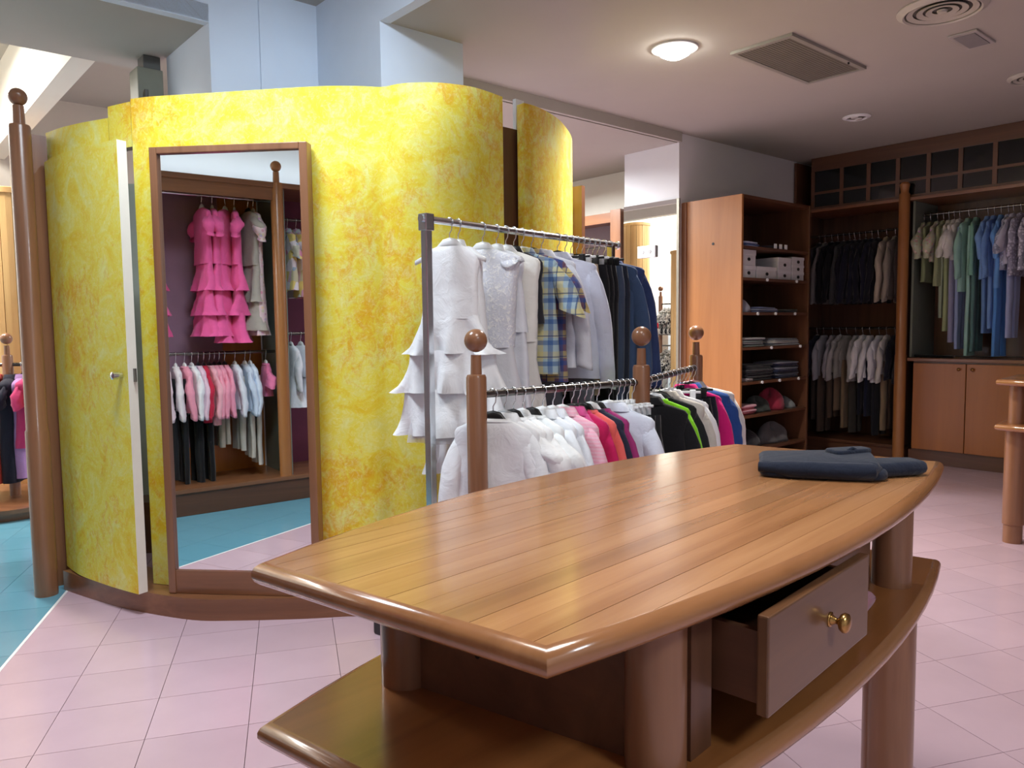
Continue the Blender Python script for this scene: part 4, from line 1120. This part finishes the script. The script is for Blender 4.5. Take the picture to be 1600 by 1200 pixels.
for k, t_ in enumerate((.83, .865, .90, .935)):
    low('A', t_, 'clipped_skirt', ['magenta skirt clipped on a white clip hanger', 'dark grey skirt on a white clip hanger', 'black skirt on a white clip hanger beside the middle post', 'black pleated skirt next to the middle post'][k], 'skirt', col=[(172, 46, 110), (52, 52, 58), (26, 26, 30), (34, 34, 38)][k], style='skirt', sw=.135, hem=.17, L=.42, hang='white', clip=True)
low('B', .10, 'black_jacket', 'black jacket first after the middle post', 'jacket', col=BLK, sleeve='long', hang='black', sw=.17, th=.034)
low('B', .19, 'lime_jumper', 'bright lime green long-sleeved top on the far rail', 'top', col=(140, 222, 40), sleeve='long', collar='round', hang='white', sw=.16)
low('B', .28, 'black_jumper', 'black top between the lime green and the cream ones', 'top', col=(30, 31, 36), sleeve='long', collar='round', hang='black', sw=.165)
low('B', .37, 'cream_jacket', 'cream jacket with a white edge on the far rail', 'jacket', col=(206, 200, 190), sleeve='long', hang='white', sw=.18, th=.03)
low('B', .45, 'white_cardigan', 'white cardigan just behind the cream jacket', 'cardigan', col=(232, 232, 234), sleeve='long', hang='white', sw=.18)
low('B', .53, 'printed_trousers', 'dark blue printed trousers clipped on the far rail', 'trousers', col=(54, 60, 80), kind='denim', style='trousers', sw=.15, L=.60, hang='white', clip=True)
low('B', .61, 'black_trousers', 'black trousers clipped on the far rail before the puffer', 'trousers', col=(20, 20, 24), style='trousers', sw=.17, L=.62, hang='black', clip=True, th=.03)
low('B', .69, 'black_trousers', 'navy black trousers next to the fuchsia top', 'trousers', col=(28, 28, 40), style='trousers', sw=.18, L=.62, hang='black', clip=True, th=.03)
low('B', .77, 'fuchsia_jacket', 'bright fuchsia jacket left of the blue puffer', 'jacket', col=(214, 30, 120), sleeve='long', hang='black', sw=.18)
low('B', .86, 'puffer_jacket', 'royal blue quilted puffer jacket near the far post', 'jacket', col=(34, 74, 140), kind='quilt', sleeve='long', hang='black', sw=.205, th=.05, L=.55, turn=22)
low('B', .945, 'patterned_coat', 'off-white speckled coat on a pink hanger beside the far post', 'coat', col=(214, 208, 204), sleeve='long', hang='pink', sw=.215, th=.036, L=.62, turn=24)

# --- far left rack
def far(dx, nm, lb, ct, **k):
    garment(nm, lb, ct, (fx + dx, fy + dx * .277, 1.06), math.radians(-75), group='garments on the far left rack', **k)
far(-.13, 'black_shirt', 'black long shirt left of the post in the far left room', 'shirt', col=(26, 28, 36), sleeve='short', L=.80, sw=.19, hang='black', th=.04)
far(-.075, 'red_jumper', 'red orange top in the far left room', 'top', col=(206, 66, 54), sleeve='short', L=.85, sw=.20, hang='wooden', th=.04)
far(-.19, 'black_dress', 'long black dress beside the post in the far left room', 'dress', col=(24, 26, 34), sleeve='short', L=.86, sw=.19, hang='black', th=.05)
far(.02, 'navy_dress', 'dark navy dress right of the post in the far left room', 'dress', col=(30, 30, 44), sleeve='short', L=.85, sw=.19, hang='black', th=.05)
far(.085, 'lilac_dress', 'lilac long dress under the pink top, far left room', 'dress', col=(170, 130, 180), sleeve=None, L=.82, sw=.17, hang='black', th=.045)
far(.13, 'pink_jumper', 'raspberry pink top in the far left room', 'top', col=(186, 56, 104), sleeve='short', L=.60, sw=.19, hang='black', th=.045)
far(.19, 'peach_jumper', 'peach top at the right end of the far left rack', 'top', col=(236, 178, 150), sleeve='short', L=.50, sw=.18, hang='black', th=.04)

# --- right wall, upper rail of the dark bay
def wall(u, z, nm, lb, ct, g, **k):
    k.setdefault('sw', .18); k.setdefault('th', .022); k.setdefault('jit', 7)
    garment(nm, lb, ct, tuple(W(u, 7.60, z)), AV + math.pi, group=g, **k)
G1, G2, G3 = 'jackets on the upper rail of dark wardrobe', 'outfits on the lower rail of dark wardrobe', 'pastel clothes in the right wardrobe'
ul = [(3.96, (46, 46, 50), 'charcoal jacket at the left end of the upper jacket rail'), (3.90, (120, 118, 116), 'grey jacket, second on the upper jacket rail'),
      (3.83, (22, 22, 26), 'first black jacket on the upper jacket rail'), (3.77, (26, 26, 30), 'second black jacket on the upper jacket rail'),
      (3.71, (64, 66, 66), 'dark grey green jacket on the upper jacket rail'), (3.65, (24, 24, 34), 'first navy black jacket after the grey green one'),
      (3.60, (26, 28, 44), 'second navy jacket on the upper jacket rail'), (3.55, (22, 24, 40), 'third navy jacket on the upper jacket rail'),
      (3.49, (20, 22, 36), 'fourth navy jacket in the middle of the rail'), (3.43, (24, 26, 44), 'fifth navy jacket on the upper jacket rail'),
      (3.37, (24, 24, 34), 'dark navy blazer left of the beige jacket'), (3.29, (176, 164, 150), 'pale beige linen jacket on the upper jacket rail'),
      (3.21, (150, 140, 130), 'grey beige jacket right of the pale linen one'), (3.13, (60, 46, 46), 'dark brown jacket next to the round post')]
for k, (u, c, lb) in enumerate(ul):
    wall(u, 2.17, 'jacket', lb, 'jacket', G1, col=c, L=.66 + .03 * math.sin(k * 2), sleeve='long', slen=.50, hang='white', sw=.185)
lo = [(3.97, (40, 42, 56), (70, 62, 56), 'navy shirt at the left end of the lower outfit rail'), (3.90, (170, 172, 178), (96, 82, 70), 'pale grey shirt, first light one on lower rail'),
      (3.81, (176, 176, 180), (104, 88, 72), 'grey striped shirt with dark belt on the lower rail'), (3.73, (186, 184, 182), (120, 100, 80), 'pale shirt with white cuffs on the lower rail'),
      (3.66, (150, 148, 142), (130, 110, 86), 'khaki grey shirt above long beige trousers'), (3.57, (176, 176, 176), (60, 56, 52), 'light grey shirt left of the white ones'),
      (3.50, (232, 232, 236), (22, 24, 36), 'white shirt with rolled sleeves above black trousers'), (3.43, (236, 236, 240), (26, 30, 52), 'white shirt with navy waistcoat on the lower rail'),
      (3.34, (226, 226, 234), (30, 30, 40), 'long white shirt with navy sash on the lower rail'), (3.27, (214, 210, 208), (140, 120, 98), 'cream shirt with round bag on the lower rail'),
      (3.19, (26, 28, 42), (80, 70, 60), 'navy blazer near the round post on lower rail'), (3.11, (24, 26, 38), (60, 56, 52), 'dark navy blazer beside the round post on lower rail')]
for k, (u, c, c2, lb) in enumerate(lo):
    wall(u, 1.235, 'shirt', lb, 'shirt', G2, col=c, L=.44 + .04 * (k % 3), sleeve='long', slen=.30 + .03 * (k % 2), hang='black' if k % 3 else 'white', sw=.15)
    if k not in (10,):
        garment('trousers', 'trousers hanging under the ' + lb.replace(' on the lower rail', ', lower rail'), 'trousers', tuple(W(u - .015, 7.60, 1.235 + .012 - .20)), AV + math.pi, c2, style='trousers', sw=.12, L=.62 + .12 * math.sin(k * 1.7), hang=None, group=G2, th=.02)
rl = [(2.955, (176, 182, 158), 'floral', 'puff', .40, 'sage printed blouse first right of the round post'), (2.90, (128, 138, 104), 'plain', None, .62, 'olive green sleeveless dress second from the post'),
      (2.84, (186, 188, 164), 'floral', 'puff', .44, 'pale sage ruffled blouse third from the post'), (2.79, (150, 156, 120), 'plain', None, .66, 'olive long top fourth from the post'),
      (2.745, (214, 214, 206), 'plain', 'short', .40, 'cream blouse fifth from the post'), (2.70, (226, 224, 220), 'plain', 'puff', .42, 'cream ruffled blouse sixth from the post'),
      (2.655, (222, 220, 216), 'plain', 'short', .44, 'cream blouse left of the mint shirt'), (2.58, (150, 192, 180), 'plain', 'long', .72, 'mint green long shirt in the pastel wardrobe'),
      (2.52, (126, 176, 158), 'plain', None, .58, 'mint green waistcoat beside the mint shirt'), (2.43, (120, 160, 214), 'plain', 'three', .62, 'sky blue shirt first of the blue ones'),
      (2.38, (112, 150, 206), 'plain', 'long', .60, 'sky blue shirt second of the blue ones'), (2.33, (106, 158, 222), 'plain', 'three', .70, 'bright sky blue tunic third of the blue ones'),
      (2.275, (186, 196, 220), 'lace', 'short', .55, 'pale blue lace shirt after the blue ones'), (2.235, (196, 196, 216), 'plain', 'short', .50, 'pale lilac blue shirt between the lace ones'),
      (2.18, (206, 204, 222), 'lace', 'three', .60, 'white lace blouse at the right of the rail'), (2.10, (214, 212, 226), 'lace', 'three', .56, 'white lace blouse at the right edge of view'),
      (2.02, (120, 130, 150), 'plain', 'long', .60, 'slate blue shirt beyond the lace blouses')]
for k, (u, c, kd_, sl, L, lb) in enumerate(rl):
    wall(u, 2.27, 'blouse', lb, 'blouse', G3, col=c, kind=kd_, L=L, sleeve=sl, hang='white' if k in (0, 2, 3, 4, 5, 6, 13, 14, 15) else 'wooden', sw=.17, slen=.24 if sl in ('short', 'puff') else None)
tl = [(2.77, (150, 162, 140), .80, 'sage trousers hanging below the olive top'), (2.715, (160, 172, 128), .92, 'yellow green trousers below the cream blouse'), (2.67, (150, 150, 176), 1.02, 'lilac trousers below the cream blouses'),
      (2.62, (150, 166, 206), 1.08, 'periwinkle trousers left of the mint ones'), (2.545, (158, 200, 188), 1.14, 'long mint trousers below the mint shirt'), (2.50, (92, 128, 124), 1.10, 'dark teal trousers right of the mint ones'),
      (2.41, (104, 140, 190), .94, 'blue trousers below the first blue shirt'), (2.36, (116, 152, 206), .90, 'sky blue trousers below the second blue shirt'), (2.31, (92, 148, 216), 1.14, 'bright blue long trousers below the blue tunic'),
      (2.22, (166, 176, 214), .98, 'pale periwinkle trousers below the lace blouse')]
for u, c, L, lb in tl:
    garment('trousers', lb, 'trousers', tuple(W(u, 7.60, 2.27 - .02)), AV + math.pi, c, style='trousers', sw=.12, L=L, hang=None, group=G3, th=.018)

# --- wardrobe seen in the tall mirror
def mg(u, z, nm, lb, ct, **k):
    k.setdefault('sw', .17); k.setdefault('th', .028)
    garment(nm, lb, ct, tuple(W(u, -1.10, z)), AV + math.radians(k.pop('turn', 0)), group='clothes reflected in the tall mirror', **k)
HP = (240, 100, 165)
for k, (u, tr) in enumerate(((3.17, 10), (2.835, 0), (2.76, 8), (2.665, 40), (2.60, 10))):
    mg(u, 2.27, 'tiered_dress', ['hot pink tiered dress at the left edge of the mirror', 'hot pink tiered dress with a white tag, second in the mirror', 'hot pink tiered dress, third in the mirror', 'hot pink tiered dress turned to the front in the mirror', 'hot pink tiered dress nearest the grey one in the mirror'][k], 'dress',
       col=HP, style='dress', tiers=[.50, (.20, .19), (.20, .20), (.17 + (.05 if k > 2 else 0), .21)], waist=.15, sleeve='puff', slen=.14, collar=False, turn=tr)
mg(2.50, 2.27, 'grey_dress', 'long grey dress beside the pink ones in the mirror', 'dress', col=(176, 170, 162), style='dress', tiers=[.50, (.28, .17), (.24, .18)], waist=.15, sleeve='puff', collar=False, hang='black')
mg(2.46, 2.27, 'floral_dress', 'floral dress with puff sleeves at the post in the mirror', 'dress', col=(222, 200, 206), kind='floral', style='dress', tiers=[.50, (.53, .17)], waist=.15, sleeve='puff', slen=.16, collar=False, hang='white')
lowm = [(3.13, (238, 214, 222), 'pale pink top at the left end of low mirror rail', .38), (3.06, (232, 225, 230), 'white jumper second on the low mirror rail', .40), (3.0, (240, 158, 180), 'rose pink jumper third on the low mirror rail', .42),
        (2.95, (236, 238, 242), 'white hooded top between the pink jumpers in the mirror', .44), (2.905, (232, 200, 218), 'pale lilac pink top in the mirror', .40), (2.865, (196, 40, 70), 'red top glimpsed in the mirror', .50), (2.825, (240, 176, 190), 'long salmon pink top in the mirror', .52),
        (2.79, (242, 162, 184), 'pink jumper right of the salmon one in the mirror', .36), (2.755, (240, 158, 182), 'pink jumper, second of a pink trio in the mirror', .38), (2.715, (238, 156, 182), 'pink jumper, last of a pink trio in the mirror', .38),
        (2.64, (224, 230, 242), 'white blue shirt first after the pink jumpers in the mirror', .42), (2.565, (206, 220, 240), 'pale blue shirt second after the pink jumpers', .44), (2.525, (212, 226, 244), 'pale blue shirt at the right of the low mirror rail', .42), (2.405, (238, 130, 175), 'small pink dress next to the post in the mirror', .34)]
for k, (u, c, lb, L) in enumerate(lowm):
    mg(u, 1.125, 'jumper', lb, 'top', col=c, L=L, sleeve='long' if u > 2.45 else 'short', slen=.28 if u > 2.45 else .1, hang='white' if k in (1, 2, 3, 10, 11, 12, 13) else 'black', sw=.14 if u > 2.45 else .09, collar='round')
for k, (u, c, L) in enumerate([(3.11, BLK, .72), (3.03, (24, 24, 28), .80), (2.94, (22, 22, 26), .86), (2.86, (20, 20, 24), .88), (2.77, (160, 150, 140), .52), (2.74, (170, 160, 148), .50), (2.62, (196, 192, 184), .56), (2.55, (200, 196, 188), .62), (2.49, (204, 200, 194), .68)]):
    garment('trousers', ['first black trousers on the low mirror rail', 'second black trousers on the low mirror rail', 'third black trousers on the low mirror rail', 'longest black trousers in the mirror', 'taupe trousers behind the pink jumpers in the mirror', 'second taupe trousers in the mirror', 'pale grey trousers below the white blue shirt', 'pale trousers below the pale blue shirt', 'cream trousers nearest the post in the mirror'][k], 'trousers', tuple(W(u, -1.10, 1.125 - .05)), AV, c, style='trousers', sw=.11, L=L, hang=None, group='clothes reflected in the tall mirror', th=.02)
for k, (u, z, c, kd_, L) in enumerate([(2.20, 2.14, (230, 200, 215), 'patch', .55), (2.13, 2.14, (232, 190, 200), 'patch', .60), (2.06, 2.14, (226, 150, 170), 'plain', .60)]):
    mg(u, z, 'printed_dress', ['multicoloured printed dress right of the post in the mirror', 'second multicoloured printed dress in the mirror', 'pink dress behind the printed ones in the mirror'][k], 'dress', col=c, kind=kd_, L=L, sleeve='short', sw=.16)
for k, u in enumerate((2.20, 2.12)):
    mg(u, 1.26, 'two_tone_dress', ['white top with pink skirt right of the post in the mirror', 'second white and pink dress at the mirror right edge'][k], 'dress', col=(230, 232, 240), style='dress', tiers=[.34, (.24, .17)], sleeve='long', slen=.26, collar=False, sw=.15)

# --- far wardrobe hangers and camouflage garments beside the pillar
for k, u in enumerate((4.95, 5.0, 5.06, 5.12)):
    garment('dark_jumper', ['first', 'second', 'third', 'fourth'][k] + ' grey top in the far wardrobe left of the pillar', 'top', tuple(W(u, 5.74, 2.06)), AV + math.pi, [(90, 88, 90), (110, 104, 100), (70, 70, 76), (100, 92, 96)][k], L=.5, sleeve='long', hang='black', group='clothes in the far wardrobe', sw=.16)
# furniture that shows only in the pillar mirror
RK = thing('clothes_rail', 'wooden clothes rail with patterned tops seen in the pillar mirror', 'clothes rack', W(7.95, .86, 0), TH)
ball_post('post', 0, 0, RK, 1.75, .034, 1.87); ball_post('post', .35, .02, RK, 1.75, .034, 1.87)
rod('rail', (0, 0, 1.62), (.35, .02, 1.62), .012, STEEL, RK); rod('rail', (0, 0, .95), (.35, .02, .95), .012, STEEL, RK)
box('base_board', -.08, .43, -.2, .2, 0, .06, OAK_X, RK)
for k, (a, zz) in enumerate(((.10, 1.62), (.18, 1.62), (.26, 1.62), (.12, .95), (.22, .95))):
    p = Matrix.Rotation(TH, 3, 'Z') @ Vector((a, .02, 0)) + W(7.95, .86, 0)
    garment('patterned_jumper', ['left', 'middle', 'right', 'lower left', 'lower right'][k] + ' patterned top on the rail in the pillar mirror', 'top', (p.x, p.y, zz), AV, (210, 208, 200), 'camo', L=.5, sleeve='short', hang='black', group='patterned tops in the pillar mirror')
rb_ = thing('red_bag', 'red folded bag on a white shelf seen in the pillar mirror', 'bag', W(8.55, .20, 1.22), TH)
slab_cloth('bag_body', .40, .18, .16, fabric((190, 30, 50)), rb_, 77, (0, 0, .0))
WS = thing('white_display_unit', 'white display unit in the far left room, seen in the pillar mirror', 'display unit', W(8.55, .20, 0), TH)
box('body', -.35, .35, -.14, .14, 0, 1.19, WHITE, WS, .004); box('top_board', -.37, .37, -.16, .16, 1.19, 1.219, WPLAST, WS, .004)

bpy.context.view_layer.update()
